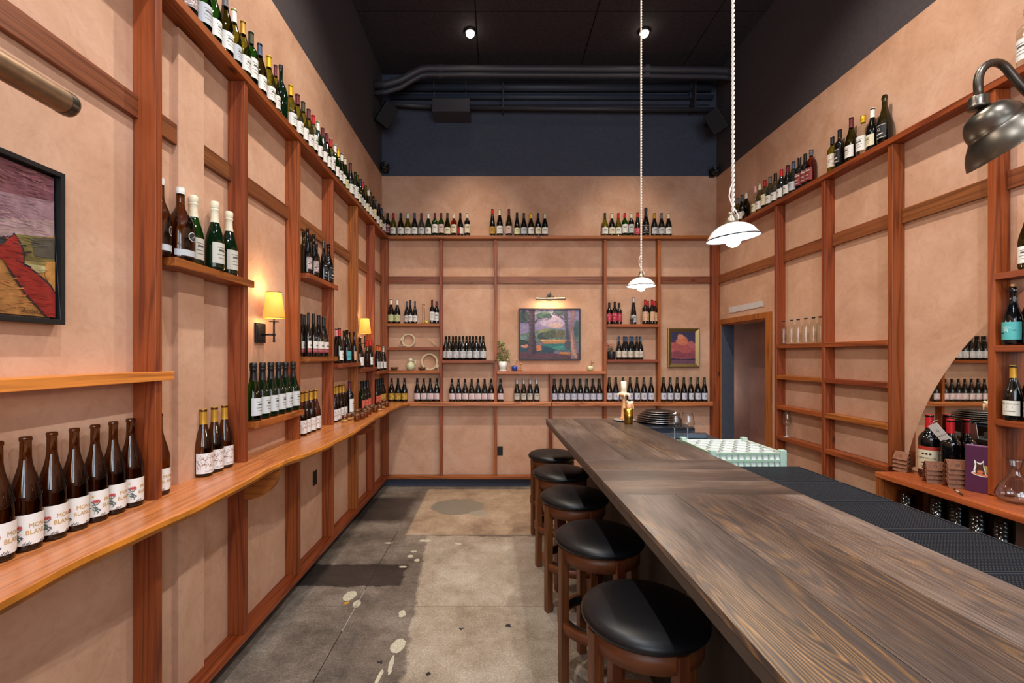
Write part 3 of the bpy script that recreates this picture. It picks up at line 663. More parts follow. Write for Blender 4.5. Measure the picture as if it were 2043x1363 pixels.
def bottle(x, y, z, spec, H, rz, label, group, rs=None, cat='bottle'):
    sh, gl, cap, st = spec.split('/')
    h0 = SH[sh][0][-1][1]; sz = H/h0; sx = rs if rs else (sz**.5)
    o = bpy.data.objects.new(NAMES.get(sh, 'wine_bottle'), body_mesh(sh, gl)); C.objects.link(o)
    o.location = (x, y, z+.0006); o.rotation_euler = (0, 0, rz); o.scale = (sx, sx, sz)
    tag(o, label, cat, group)
    ALLB.append((o, max(p[0] for p in SH[sh][0])))
    if cap != '-':
        c = bpy.data.objects.new('cork' if cap == 'cork' else 'capsule', cap_mesh(sh, cap)); C.objects.link(c); c.parent = o
    if st != '-':
        c = bpy.data.objects.new('bottle_label', label_mesh(sh, st)); C.objects.link(c); c.parent = o
    if st == 'seal':
        if 'seal' not in meshc:
            r = .0575; cz = .115; ms = [mat('#b6b8bc', .6), mat('#2a2622', .5), mat('#c8cacc', .5)]; mb = MB()
            def q(s, z_, o): return ((r+o)*math.sin(s/r), -(r+o)*math.cos(s/r), z_)
            for rr, mi, oo in ((.022, 0, .001), (.0185, 1, .0016)):
                mb.add([q(0, cz, oo)]+[q(rr*math.cos(t), cz+rr*math.sin(t), oo) for t in [2*math.pi*i/18 for i in range(18)]], [(0, 1+i, 1+(i+1) % 18) for i in range(18)], mi)
            for i in range(9): mb.add([q(-.012+.002*i, cz-.012+.002*i, .0021), q(-.0105+.002*i, cz-.012+.002*i, .0021), q(.006+.001*i, cz-.009+.0023*i, .0021), q(.004+.001*i, cz-.009+.0023*i, .0021)], [(0, 1, 2, 3)], 2)
            meshc['seal'] = mb.mesh('glass_seal', ms)
        c = bpy.data.objects.new('glass_seal', meshc['seal']); C.objects.link(c); c.parent = o; c.rotation_euler = (0, 0, .25)
    return o
CW = {'wine': 'wine-red', '-': 'bare'}
def describe(spec):
    sh, gl, cap, st = spec.split('/')
    a = GLASS[gl][1]; c = '%s cap' % CW.get(cap, cap) if cap not in ('-', 'cork') else ('corked' if cap == 'cork' else '')
    l = LBL[st][1] if st != '-' else ''
    return a, c, l
def row(side, depth, z, items, where, group, H=.30, frm='from the near end', jit=.25, zf=None, rs=None):
    """items: (px, spec[, H[, depth]]) in picture order; depth is the X of a side-wall row or the Y of a back-wall row"""
    def pos(it):
        d = it[3] if len(it) > 3 else depth
        return ((it[0]-PX)*d/F, d) if side == 'B' else (d, F*d/(it[0]-PX))
    ps = [pos(it) for it in items]; rs0 = rs
    for i, it in enumerate(items):
        near = min([math.hypot(ps[i][0]-q[0], ps[i][1]-q[1]) for j, q in enumerate(ps) if j != i] or [9])
        rs = rs0 if rs0 and rs0 > .84 else min(1.0, (it[2] if len(it) > 2 and it[2] else H)/.30)
        px, spec = it[0], it[1]; h = it[2] if len(it) > 2 and it[2] else H; d = it[3] if len(it) > 3 else depth
        if side == 'B': x, y = (px-PX)*d/F, d
        else: x, y = d, F*d/(px-PX)
        a, c, l = describe(spec)
        k = len(items)
        lab = ('%s bottle %s %s' % (ORD[i], frm, where)) if k > 1 else ('lone bottle %s' % where)
        for extra in (l, c):
            if extra and len((lab+', '+extra).split()) <= 16: lab += ', '+extra
        bottle(x, y, zf(y) if zf else z, spec, h, ROT[side]+rnd.uniform(-jit, jit), lab, group, rs)
# --- left wall, long top shelf
U = [(375, 'burg/black/-/sketch', .31), (403, 'champ/green/yellow/grey'), (424.5, 'burg/green/-/white'), (449, 'burg/moss/grey/white', .34), (466.5, 'burg/olive/white/grey'), (484.8, 'burg/olive/gold/white'),
     (500.8, 'bord/green/green/white'), (517.9, 'burg/moss/blue/white'), (536.2, 'burg/olive/yellow/white'), (549.5, 'burg/olive/wine/white'), (560.3, 'mag/deep/black/-', .355), (579.7, 'burg/olive/yellow/white'),
     (593.5, 'burg/olive/wine/white'), (604.6, 'burg/olive/green/white'), (615.6, 'burg/olive/wine/white'), (624.7, 'bord/olive/red/white'), (633.9, 'burg/green/white/white'), (643.5, 'burg/grey/wine/white'),
     (651.7, 'burg/moss/wine/white'), (660, 'bord/olive/red/white'), (668.2, 'burg/green/white/white'), (675.1, 'burg/olive/yellow/white'), (681.5, 'burg/dark/white/white'), (688.2, 'ries/green/cream/green'),
     (698.8, 'burg/dark/wine/white', .33), (708.8, 'bord/green/-/white'), (713.5, 'burg/olive/-/cream'), (719.4, 'burg/dark/navy/grey'), (723.4, 'burg/dark/red/white'), (729.4, 'burg/olive/-/cream'),
     (735, 'burg/grey/white/white'), (739, 'burg/olive/-/cream'), (745, 'bord/dark/-/cream'), (750.7, 'burg/dark/grey/white'), (756.5, 'burg/dark/black/cream')]
row('L', -1.398, 0, U, 'on the left wall top shelf', 'bottles on the left wall top shelf', H=.31, zf=LZ, rs=.97)
bottle(-1.405, 5.56, 3.173, 'burg/dark/blue/white', .30, .5, 'blue-capped bottle near the corner end of the left top shelf', 'bottles on the left wall top shelf')
bottle(-1.408, 5.645, 3.172, 'bord/dark/yellow/white', .29, .4, 'yellow-capped bottle in the corner of the top shelf', 'bottles on the left wall top shelf')
bottle(-1.372, 5.735, 3.172, 'bord/dark/black/redl', .30, .3, 'dark bottle with red label in the top shelf corner', 'bottles on the left wall top shelf')
# --- right wall, long top shelf (picture order, from the far corner towards the camera)
Rw = [(1463.5, 'burg/deep/-/white'), (1471.8, 'burg/olive/grey/white'), (1480.5, 'burg/dark/blue/white'), (1489, 'burg/moss/cream/circ'), (1507.3, 'burg/clear/pink/cream'), (1516, 'burg/olive/cream/white'),
      (1526, 'bord/olive/red/cream'), (1536.4, 'burg/olive/grey/white'), (1547, 'burg/olive/black/white'), (1559, 'burg/dark/red/white'), (1571.7, 'burg/dark/wine/white'), (1583, 'burg/moss/blue/grey'),
      (1595, 'bord/dark/black/redl'), (1606.6, 'bord/dark/black/redl'), (1618.5, 'spirit/amber/grey/redl', .30)]
row('R', 2.785, 3.172, Rw, 'on the right wall top shelf', 'smaller bottles on the right wall top shelf', frm='from the corner')
Rw2 = [(1660.7, 'bord/olive/black/mill', .29), (1675.6, 'bord/dark/black/blackl', .31), (1698.5, 'burg/moss/wine/white', .345), (1722, 'spirit/clear/yellow/white', .30), (1741, 'burg/dark/white/cream', .31), (1765, 'champ/moss/-/blackl', .35)]
row('R', 2.78, 3.172, Rw2, 'in the six-bottle cluster on right top shelf', 'larger bottles on the right wall top shelf', frm='from left')
bottle(2.785, 2.355, 3.172, 'spirit/clear/yellow/white', .30, ROT['R'], 'clear bottle on the top shelf cut by the right picture edge', 'larger bottles on the right wall top shelf')
# --- back wall, long top shelf
row('B', 5.72, 3.172, [(784.8, 'burg/olive/red/white'), (799.7, 'burg/moss/black/white'), (813.4, 'burg/olive/white/white'), (827.2, 'burg/dark/blue/white'), (840.7, 'burg/grey/wine/grey'), (854.5, 'burg/deep/white/box'),
     (867.4, 'bord/green/wine/white'), (880.2, 'bord/green/wine/pinkish'), (892.6, 'burg/moss/green/cream'), (905.6, 'bord/amber/cream/cream', .29), (918.4, 'burg/dark/black/redhalf'), (932.1, 'bord/dark/cream/cream')],
    'in the left cluster on back top shelf', 'left cluster on the back wall top shelf', H=.295, frm='from left')
row('B', 5.72, 3.172, [(982.3, 'ries/dark/red/ochre', .345), (997, 'burg/dark/cream/white', .345), (1015.3, 'burg/moss/wine/pinkish', .345), (1031.5, 'ries/dark/black/green', .30), (1045.2, 'burg/dark/green/grey'), (1059.5, 'burg/moss/yellow/white'),
     (1073.5, 'burg/dark/black/cream'), (1087.2, 'burg/dark/cream/white')], 'in the centre cluster on back top shelf', 'centre cluster on the back wall top shelf', H=.295, frm='from left')
row('B', 5.72, 3.172, [(1206.9, 'burg/olive/green/white'), (1220.6, 'burg/dark/cream/cream'), (1233.7, 'burg/olive/red/white'), (1246.4, 'bord/green/red/white'), (1259.2, 'bord/dark/cream/grey'), (1271.9, 'ries/dark/red/pink', .30),
     (1288.5, 'champ/dark/black/blackl', .36), (1305.5, 'burg/dark/gold/grey'), (1319.8, 'burg/dark/grey/grey'), (1333.9, 'burg/dark/cream/white')], 'in the right cluster on back top shelf', 'right cluster on the back wall top shelf', H=.295, frm='from left')
# --- back wall shelves
def bx5(v): return 740+v/5.679
g = 'bottles on the back left upper shelf'
row('B', 5.72, 2.065, [(bx5(228), 'burg/dark/white/greenp', .315), (bx5(299), 'burg/dark/white/greenp', .31)], 'of the green-labelled pair on back left shelf', g, frm='from left')
row('B', 5.712, 2.065, [(bx5(408), 'burg/dark/blue/white', .285, 5.74), (bx5(447), 'burg/dark/black/white', .295, 5.69), (bx5(500), 'burg/dark/blue/white', .285)], 'of three white-labelled on back left shelf', g, frm='from left', rs=.85)
row('B', 5.72, 2.065, [(bx5(693), 'bord/black/wine/white', .295, 5.69), (bx5(742), 'bord/black/wine/white', .285, 5.735)], 'beside the yellow bird on back left shelf', g, frm='from left', rs=.86)
row('B', 5.725, 1.08, [(bx5(v), 'burg/dark/-/goldp') for v in (235, 308, 380)], 'of the gold-labelled trio on back counter', 'gold-labelled bottles on the back counter', frm='from left', H=.295)
row('B', 5.725, 1.08, [(bx5(v), 'burg/dark/-/rose') for v in (525, 598, 672, 745)], 'of four pink-printed under the pale pitcher', 'pink-printed bottles on the back counter', frm='from left', H=.295)
row('B', 5.725, 1.08, [(bx5(v), 'burg/dark/-/rose') for v in (918, 993, 1068, 1142, 1215, 1289, 1363)], 'of seven pink-printed in second counter bay', 'pink-printed bottles on the back counter', frm='from left', H=.29)
row('B', 5.725, 1.08, [(bx5(1469), 'burg/dark/-/rose')], 'with pink print just right of a post on back counter', 'pink-printed bottles on the back counter', H=.29)
row('B', 5.72, 1.608, [(bx5(v), 'burg/dark/-/wave', None, 5.737 if i % 2 == 0 else 5.669) for i, v in enumerate((850, 887, 930, 965, 1005, 1042, 1083, 1120, 1158, 1195, 1237, 1272))],
    'of twelve on the back middle shelf', 'blue and orange labelled bottles on the back shelf', frm='from left', H=.30, rs=.72)
def bx6(v): return 980+v/5.2417
row('B', 5.725, 1.08, [(bx6(v), 'burg/dark/silver/tag') for v in (270, 340, 407, 476)], 'of four silver-capped under the tree painting', 'silver-capped bottles on the back counter', frm='from left', H=.29, rs=.92)
row('B', 5.725, 1.08, [(bx6(v), 'burg/dark/black/sq') for v in (663, 732, 799, 866, 932, 1000, 1066, 1131)], 'of eight black-capped under the tree painting', 'black-capped bottles on the back counter', frm='from left', H=.29, rs=.92)
def bx7(v): return 1180+v/5.2423
row('B', 5.725, 1.08, [(bx7(v), 'burg/dark/green/star') for v in (187, 256, 331, 404, 477, 550, 625)], 'of seven star-labelled behind the candlestick', 'star-labelled bottles on the back counter', frm='from left', H=.305, rs=.93)
row('B', 5.725, 1.08, [(bx7(v), 'burg/dark/green/star') for v in (754, 825, 897, 968, 1040, 1112, 1182)], 'of seven star-labelled under the gold-framed painting', 'star-labelled bottles on the back counter', frm='from left', H=.305, rs=.93)
row('B', 5.72, 1.613, [(bx7(v), 'burg/dark/blue/mill', None, d) for v, d in ((287, 5.71), (341, 5.685), (365, 5.742), (407, 5.685), (431, 5.742), (474, 5.685), (510, 5.735))], 'beside the black flower pot', 'bottles beside the black flower pot', frm='from left', H=.29, rs=.66)
row('B', 5.72, 2.056, [(bx7(187), 'bord/black/black/pink', .275), (bx7(244), 'bord/black/black/pink', .285, 5.685), (bx7(290), 'bord/black/black/pink', .275, 5.74)], 'of the crimson-labelled trio on back right shelf', 'bottles on the back right upper shelf', frm='from left', rs=.84)
row('B', 5.73, 2.056, [(bx7(440), 'ries/dark/silver/grey', .345)], 'with tall silver-capped neck behind a ram ornament', 'bottles on the back right upper shelf', rs=.95)
row('B', 5.72, 2.056, [(bx7(562), 'bord/dark/red/multi', .31, 5.68), (bx7(590), 'bord/dark/red/multi', .30, 5.745), (bx7(634), 'bord/dark/red/multi', .31, 5.68), (bx7(661), 'bord/dark/red/multi', .30, 5.745)], 'of four red-capped on back right shelf', 'bottles on the back right upper shelf', frm='from left', rs=.80)
# --- left wall counter and shelves
row('L', -1.4115, CT, [(-7, 'burg/brown/-/mon'), (51, 'burg/brown/-/mon'), (103.6, 'burg/brown/-/mon'), (148.3, 'burg/brown/-/mon'), (189.6, 'burg/brown/-/mon'), (226, 'burg/brown/-/mon'), (261, 'burg/brown/-/mon'), (316.5, 'burg/brown/-/mon')],
    'along the left counter', 'floral labelled bottles on the left counter', H=.337, rs=1.0, jit=.45)
for i, y in enumerate((2.18, 2.266, 2.352)):
    bottle(-1.411+(-.001*i), y, CT, 'burg/brown/gold/twig', .322, ROT['L']-.35, '%s of three gold-capped twig-label bottles before the second post' % ('nearest', 'middle', 'farthest')[i], 'gold-capped bottles on the left counter', 1.0)
row('L', -1.4, 1.285, [(505.4, 'champ/green/black/imper'), (523.6, 'champ/deep/black/imper'), (540.6, 'champ/deep/black/imper'), (555.9, 'champ/deep/black/imper'), (569.3, 'champ/deep/black/imper'), (585, 'champ/deep/black/imper')],
    'of the black-foiled row below the nearer sconce', 'black-foiled sparkling bottles on the left wall', H=.333, rs=1.0, jit=.1)
row('L', -1.411, CT, [(602.3, 'burg/brown/gold/twig'), (610.6, 'burg/brown/gold/twig'), (619.9, 'burg/brown/gold/twig'), (629.3, 'burg/brown/gold/twig')], 'of the middle gold-capped group on left counter', 'gold-capped bottles on the left counter', H=.315, jit=.1)
row('L', -1.411, CT, [(666.2, 'burg/brown/gold/twig'), (672, 'burg/brown/gold/twig'), (678.3, 'burg/brown/gold/twig'), (684.3, 'burg/brown/gold/twig')], 'of the farther gold-capped group on left counter', 'gold-capped bottles on the left counter', H=.315, jit=.1)
bottle(-1.40, 4.33, CT, 'bord/black/wine/white', .335, ROT['L'], 'wine-red capped black bottle beside the farther gold-capped bottles', 'single bottles on the left counter')
for i, (x, y, s, h) in enumerate(((-1.395, 1.998, 'mag/brown/white/seal', .325), (-1.41, 2.107, 'champ/green/cream/tag', .33), (-1.425, 2.285, 'champ/olive/cream/tag', .325), (-1.372, 2.205, 'champ/deep/cream/tag', .335), (-1.398, 2.367, 'champ/deep/cream/tag', .338))):
    bottle(x, y, 2.0756, s, h, ROT['L']+(-.2 if i else -.3), ('large brown bottle with silver seal and white cap on upper left shelf', 'cream-foiled bottle beside the large brown bottle', 'cream-foiled bottle at the back, half hidden, on upper left shelf',
           'cream-foiled bottle at the front of the upper left shelf', 'cream-foiled bottle at the far end of the upper left shelf')[i], 'bottles on the upper left shelf', .95 if i else .98)
bottle(-1.395, 1.9015-.018, 2.0756, 'mag/brown/white/seal', .322, ROT['L'], 'brown sealed bottle mostly hidden behind the nearest left post', 'bottles on the upper left shelf', .62)
g = 'uncapped bottles on the high left shelf'
row('L', -1.368, 2.256, [(613.4, 'burg/dark/-/sketch', .33), (626, 'burg/dark/-/sketch', .315), (645.8, 'champ/dark/-/blackl', .325), (655, 'champ/dark/-/blackl', .32)], 'in front row of the high left shelf', g, rs=.93, jit=.1)
row('L', -1.416, 2.256, [(605.4, 'bord/moss/-/-', .31), (620.2, 'bord/moss/-/-', .315), (631.8, 'bord/moss/-/-', .29)], 'in back row of the high left shelf', g, rs=.62)
g = 'red-banded bottles on the left wall shelf'
row('L', -1.368, 1.654, [(615, 'burg/dark/black/band', .32), (625.5, 'burg/dark/black/band', .32), (635.7, 'burg/dark/black/band', .318), (645.6, 'burg/dark/black/band', .316)], 'in front row of red-banded bottles', g, rs=.98, jit=.08)
row('L', -1.416, 1.654, [(601.8, 'burg/dark/black/band', .31), (607.9, 'burg/dark/black/band', .31)], 'in back row of red-banded bottles', g, rs=.60)
g = 'mixed bottles on the stepped left shelves'
row('L', -1.372, 1.593, [(677, 'burg/dark/red/white', .31), (692, 'burg/dark/cork/teal', .305), (706.5, 'burg/dark/-/multi', .30)], 'in front row of the teal-label shelf', g, jit=.1)
row('L', -1.417, 1.593, [(671, 'burg/dark/pink/white', .31), (687, 'bord/moss/-/-', .30), (697.5, 'bord/moss/-/-', .30)], 'in back row of the teal-label shelf', g, rs=.6)
row('L', -1.372, 1.534, [(718, 'burg/dark/cork/white', .31), (738.7, 'burg/dark/red/white', .305)], 'in front under the farther sconce', g, jit=.1)
row('L', -1.417, 1.534, [(732.8, 'burg/dark/red/white', .30)], 'red-capped, behind others under the farther sconce', g, rs=.6)
row('L', -1.39, 1.482, [(752.6, 'burg/dark/orange/grey', .305), (757.4, 'burg/dark/orange/white', .30), (764.8, 'burg/dark/silver/white', .29)], 'on last left shelf before the corner', g, jit=.1)
row('L', -1.411, CT, [(722, 'burg/deep/black/coral'), (727.5, 'burg/dark/black/coral'), (733, 'burg/dark/black/coral')], 'of the coral-labelled trio on left counter', 'patterned bottles at the far end of the left counter', H=.31, jit=.1)
row('L', -1.411, CT, [(750.2, 'burg/dark/black/coral'), (754.3, 'burg/dark/black/coral'), (759, 'burg/dark/black/goldp'), (763.4, 'burg/dark/black/goldp')], 'of the last four before the corner post', 'patterned bottles at the far end of the left counter', H=.30, jit=.1)
# --- right picture edge
g = 'bottles on the right picture edge shelves'
for x, y, z, s, h, l in ((2.787, 2.352, 2.111, 'burg/moss/-/white', .33, 'white-labelled bottle on the top shelf at right picture edge'), (2.787, 2.423, 1.716, 'champ/black/cork/tealr', .315, 'dark corked bottle with teal sunray label at right edge'),
                         (2.787, 2.32, 1.716, 'burg/dark/-/white', .30, 'white-labelled bottle right of the teal sunray one'), (2.787, 2.421, 1.313, 'burg/dark/gold/chaves', .295, 'gold-capped bottle labelled REAL DO CHAVES at right edge'),
                         (2.787, 2.325, 1.313, 'burg/dark/-/coral', .29, 'red-printed bottle right of the gold-capped one')):
    bottle(x-.008, y, z, s, h, ROT['R']+.35, l, g, .93)
row('R', 2.775, 1.77, [(1563.5, 'water/clear/black/-'), (1579, 'water/clear/black/-'), (1592.5, 'water/clear/black/-'), (1607.5, 'water/clear/black/-'), (1623, 'water/clear/black/-'), (1636.5, 'water/clear/black/-')],
    'of the clear flasks beside the doorway', 'clear stoppered water bottles', frm='from left', H=.22)

# neighbours that would touch are the slightly slimmer bottles of their row
bpy.context.view_layer.update()
for _ in range(3):
    for i, (a, ra) in enumerate(ALLB):
        for b_, rb in ALLB[:i]:
            if abs(a.location.z-b_.location.z) > .2: continue
            d = math.hypot(a.location.x-b_.location.x, a.location.y-b_.location.y); s_ = ra*a.scale.x+rb*b_.scale.x
            if d < s_+.0006:
                f = max(.6, (d-.0008)/s_)
                for o in (a, b_): o.scale.x *= f; o.scale.y *= f
# ------------------------------------------------------------------ framed paintings
def paint(h, var=.22): return mat(h, .55, var=var, bump=.25, vs=38, name='oil_paint_'+h.strip('#'))
def painting(name, label, M, W, H, frame_w, depth, fmat, layers, group=None, inner=.0, canvas='#777777', slope=False, strokes=1500):
    """M maps local (x right, y out of the wall, z up; origin bottom-left at the wall) into the room"""
    root = bpy.data.objects.new(name, None); C.objects.link(root); root.matrix_world = M; tag(root, label, 'painting', group)
    mb = MB(); fw = frame_w
    if slope:
        o_, i_ = [(0, 0), (W, 0), (W, H), (0, H)], [(fw, fw), (W-fw, fw), (W-fw, H-fw), (fw, H-fw)]
        vs = [(x, 0, z) for x, z in o_]+[(x, depth, z) for x, z in o_]+[(x, depth*.55, z) for x, z in i_]+[(x+(.008 if x < W/2 else -.008), depth+.004, z+(.008 if z < H/2 else -.008)) for x, z in o_]
        fs = []
        for k in range(4):
            j = (k+1) % 4; fs += [(k, j, 4+j, 4+k), (4+k, 4+j, 12+j, 12+k), (12+k, 12+j, 8+j, 8+k)]
        mb.add(vs, fs)
    else:
        for a in ((0, fw, 0, H), (W-fw, W, 0, H), (fw, W-fw, 0, fw), (fw, W-fw, H-fw, H)): mb.box(a[0], a[1], 0, depth, a[2], a[3])
    mb.build('picture_frame', fmat, root, bevel=.0015 if not slope else 0)
    ms = [paint(canvas)]; mb = MB(); g0 = fw+inner; d = depth*.5
    mb.box(g0, W-g0, .001, d, g0, H-g0, 0)
    cw, ch = W-2*g0, H-2*g0
    for k, (hx, pts) in enumerate(layers):
        m = paint(hx)
        if m not in ms: ms.append(m)
        o = d+.0004*(1+k)
        mb.add([(g0+cw*min(max(x, 0), 1), o, g0+ch*min(max(z, 0), 1)) for x, z in pts], [tuple(range(len(pts)))], ms.index(m))
    def inside(x, z, poly):
        r_ = False
        for (x0, z0), (x1, z1) in zip(poly, poly[1:]+poly[:1]):
            if (z0 > z) != (z1 > z) and x < (x1-x0)*(z-z0)/(z1-z0)+x0: r_ = not r_
        return r_
    R = random.Random(5)
    def shade(hx, f): return '#%02x%02x%02x' % tuple(max(0, min(255, int(int(hx[i:i+2], 16)*f+R.choice((-6, 0, 6))))) for i in (1, 3, 5))
    tints = {hx: [shade(hx, f) for f in (.92, .96, 1.04, 1.08)] for hx, _ in layers}
    for k in range(strokes):                                   # brush marks, each in a tint of the shape it lies on
        x, z = R.uniform(.03, .97), R.uniform(.02, .98); top = None
        for hx, pts in layers:
            if inside(x, z, pts): top = hx
        if top is None: continue
        m = paint(R.choice(tints[top]), .1)
        if m not in ms: ms.append(m)
        L, w_, a = R.uniform(.016, .05)*(1 if W > .6 else .6), R.uniform(.001, .0024), R.choice((0, .15, -.15, 1.4 if slope is False and W < .8 else .1)) + R.uniform(-.2, .2)
        cx, cz = g0+cw*x, g0+ch*z; dx, dz = L/2*math.cos(a), L/2*math.sin(a); nx, nz = -w_*math.sin(a), w_*math.cos(a); o = d+.0004*(len(layers)+1)+k*1e-6
        q = [(cx-dx-nx*.4, cz-dz-nz*.4), (cx+dx-nx, cz+dz-nz), (cx+dx+nx, cz+dz+nz), (cx-dx+nx*.4, cz-dz+nz*.4)]
        mb.add([(min(max(u, g0), W-g0), o, min(max(v, g0), H-g0)) for u, v in q], [(0, 1, 2, 3)], ms.index(m))
    c = mb.build('canvas', ms, root); return root, d
def blob(cx, cz, rx, rz, n=12, s=0):
    R = random.Random(int(cx*1000+cz*77)+s); return [(cx+rx*R.uniform(.8, 1.15)*math.cos(2*math.pi*i/n), cz+rz*R.uniform(.8, 1.15)*math.sin(2*math.pi*i/n)) for i in range(n)]
# left: hillside with a red track. Local x runs away from the camera along the wall.
def ML(y0, z0): return Matrix(((0, 1, 0, XL), (1, 0, 0, y0), (0, 0, 1, z0), (0, 0, 0, 1)))   # x->Y, y->+X (mirrored, so x increases with depth = to the right in view)
def hp(*pts):                                                   # photo-traced outline of the painted shapes, turned into canvas fractions
    out = []
    for zx, zy in pts:
        px, py = zx/3.4075, 270+zy/3.4075; y = F*1.436/(PX-px); out.append(((y-.572)/.895, (CH+(PY-py)*y/F-1.784)/.453))
    return out
hill = [('#6e4148', [(0, .48), (1, .44), (1, 1), (0, 1)]), ('#7f4f58', hp((-300, 60), (0, 260), (420, 420), (420, 330), (0, 60), (-300, -100))), ('#8a6a70', hp((-300, 300), (0, 380), (420, 470), (420, 620), (0, 560), (-300, 540))), ('#9a7f7c', hp((-300, 560), (0, 560), (420, 600), (420, 720), (0, 700), (-300, 700))),
        ('#33363a', hp((-300, 640), (0, 690), (60, 680), (0, 745), (-300, 800))), ('#a5713a', hp((-300, 800), (0, 745), (420, 700), (420, 1270), (-300, 1270))),
        ('#6f6234', hp((95, 672), (250, 688), (412, 708), (412, 900), (250, 880), (150, 850), (120, 740))), ('#4c4438', hp((200, 700), (412, 712), (412, 850), (230, 830))), ('#8a7a48', hp((150, 850), (412, 880), (412, 940), (300, 930), (160, 880))), ('#a9a070', hp((160, 870), (300, 890), (380, 930), (240, 935))),
        ('#b07a3c', hp((300, 860), (412, 870), (412, 1080), (300, 960))),
        ('#2a1c22', hp((-300, 900), (0, 735), (88, 660), (132, 725), (162, 800), (158, 872), (245, 932), (340, 1018), (412, 1074), (412, 1262), (300, 1262), (150, 1072), (52, 920), (0, 822), (-300, 1100))),
        ('#8a2118', hp((-300, 910), (0, 745), (86, 675), (122, 735), (150, 805), (146, 880), (240, 945), (330, 1028), (412, 1088), (412, 1270), (315, 1270), (162, 1068), (64, 918), (0, 832), (-300, 1090)))]
r, d = painting('framed_painting', 'black-framed hillside painting with a red track on the left wall', ML(.55, 1.762), .939, .497, .016, .036, BLACK, hill, inner=.006, canvas='#7a5a4c', strokes=1100)
vs, fs = text_geo('Andersa', .020); q = hp((208, 1196))[0]; mb = MB(); mb.add([(.022+.895*q[0]+x, d+.0095, .022+.453*q[1]+y) for x, y in vs], fs); mb.build('signature', mat('#3a2214', .6), r)
# back wall: trees in front of a field (plain generic landscape)
def MBk(x0, z0): return Matrix(((1, 0, 0, x0), (0, -1, 0, YB), (0, 0, 1, z0), (0, 0, 0, 1)))
tl = [('#8f86a8', [(0, .45), (1, .45), (1, 1), (0, 1)]), ('#a99cb8', blob(.55, .75, .2, .12)), ('#c0a8a8', blob(.62, .68, .13, .06)), ('#6b7f76', [(0, .50), (.2, .56), (.5, .62), (.8, .60), (1, .5), (1, .35), (0, .35)]), ('#8a9068', blob(.42, .56, .12, .05)),
      ('#3c4a4c', blob(.40, .46, .12, .08)), ('#566054', blob(.52, .50, .14, .08)), ('#6b6650', blob(.68, .50, .08, .08)), ('#cfa36c', [(.33, .40), (.9, .39), (.9, .355), (.35, .36)]), ('#b98258', [(.36, .355), (.85, .36), (.8, .31), (.4, .31)]),
      ('#2f7474', [(.4, .30), (.85, .32), (.88, .2), (.3, .22)]), ('#4a8a84', blob(.7, .22, .16, .05)), ('#2b4a5c', [(0, .32), (.35, .28), (.6, .2), (.55, .1), (0, .12)]), ('#c07858', blob(.3, .22, .08, .06)), ('#c88a70', blob(.08, .26, .06, .04)),
      ('#5c3c4a', [(0, 0), (1, 0), (1, .12), (.8, .09), (.4, .13), (.2, .12), (0, .16)]), ('#c07a3c', [(.68, .14), (.86, .13), (.84, .09), (.66, .1)]), ('#6f8a8a', blob(.06, .42, .06, .06)), ('#34403f', blob(.06, .34, .09, .05)),
      ('#3f5350', blob(.06, .85, .09, .14)), ('#47605a', blob(.40, .9, .14, .07)), ('#34484c', blob(.46, .87, .08, .05)), ('#3c4f54', blob(.66, .94, .12, .05)), ('#42585c', blob(.96, .62, .05, .16)),
      ('#55404e', [(.12, 0.08), (.16, .55), (.145, 1), (.25, 1), (.245, .55), (.28, .13)]), ('#3a3040', [(.205, .1), (.215, .6), (.21, 1), (.25, 1), (.245, .55), (.28, .13)]), ('#4a4452', [(.24, .70), (.30, .80), (.42, .84), (.30, .83), (.24, .76)]),
      ('#453a4e', [(.10, 1), (.06, .88), (.15, .74), (.15, .70), (.04, .86), (.06, 1)]), ('#4e4a5c', [(.75, .2), (.78, .55), (.73, 1), (.80, 1), (.82, .6), (.85, .2)]), ('#3c3c4c', [(.57, 1), (.74, .82), (.76, .78), (.60, .94), (.56, 1)]),
      ('#8a6a6c', [(.86, .1), (.84, .55), (.86, 1), (.93, 1), (.90, .6), (.97, .0), (.86, .0)]), ('#b08a78', [(.88, .1), (.86, .4), (.865, .55), (.90, .3), (.97, .0)])]
painting('framed_painting', 'dark-framed tree landscape painting above the honey coloured ledge', MBk(.297, 1.604), .786, .658, .016, .045, mat('#2c2224', .5), tl, canvas='#6f6a78')
cl = [('#3c3454', [(0, .55), (1, .55), (1, 1), (0, 1)]), ('#b05a5a', [(0, .2), (1, .2), (1, .62), (.85, .72), (.7, .68), (.6, .82), (.3, .8), (.2, .68), (0, .66)]), ('#c97a5c', blob(.45, .72, .26, .14)), ('#d08c68', blob(.38, .85, .14, .08)), ('#b8686a', blob(.85, .58, .16, .1)),
      ('#8a4450', [(0, .2), (1, .2), (1, .42), (.6, .3), (.3, .4), (0, .36)]), ('#3a2840', [(0, .17), (.4, .14), (1, .16), (1, .1), (0, .12)]), ('#6a4458', [(0, 0), (1, 0), (1, .1), (0, .12)])]
painting('framed_painting', 'small gold-framed painting of a pink cloud', MBk(2.20, 1.513), .40, .50, .048, .034, mat('#8f7a50', .35, .7, name='gold_leaf_frame'), cl, canvas='#9a5058', slope=True)

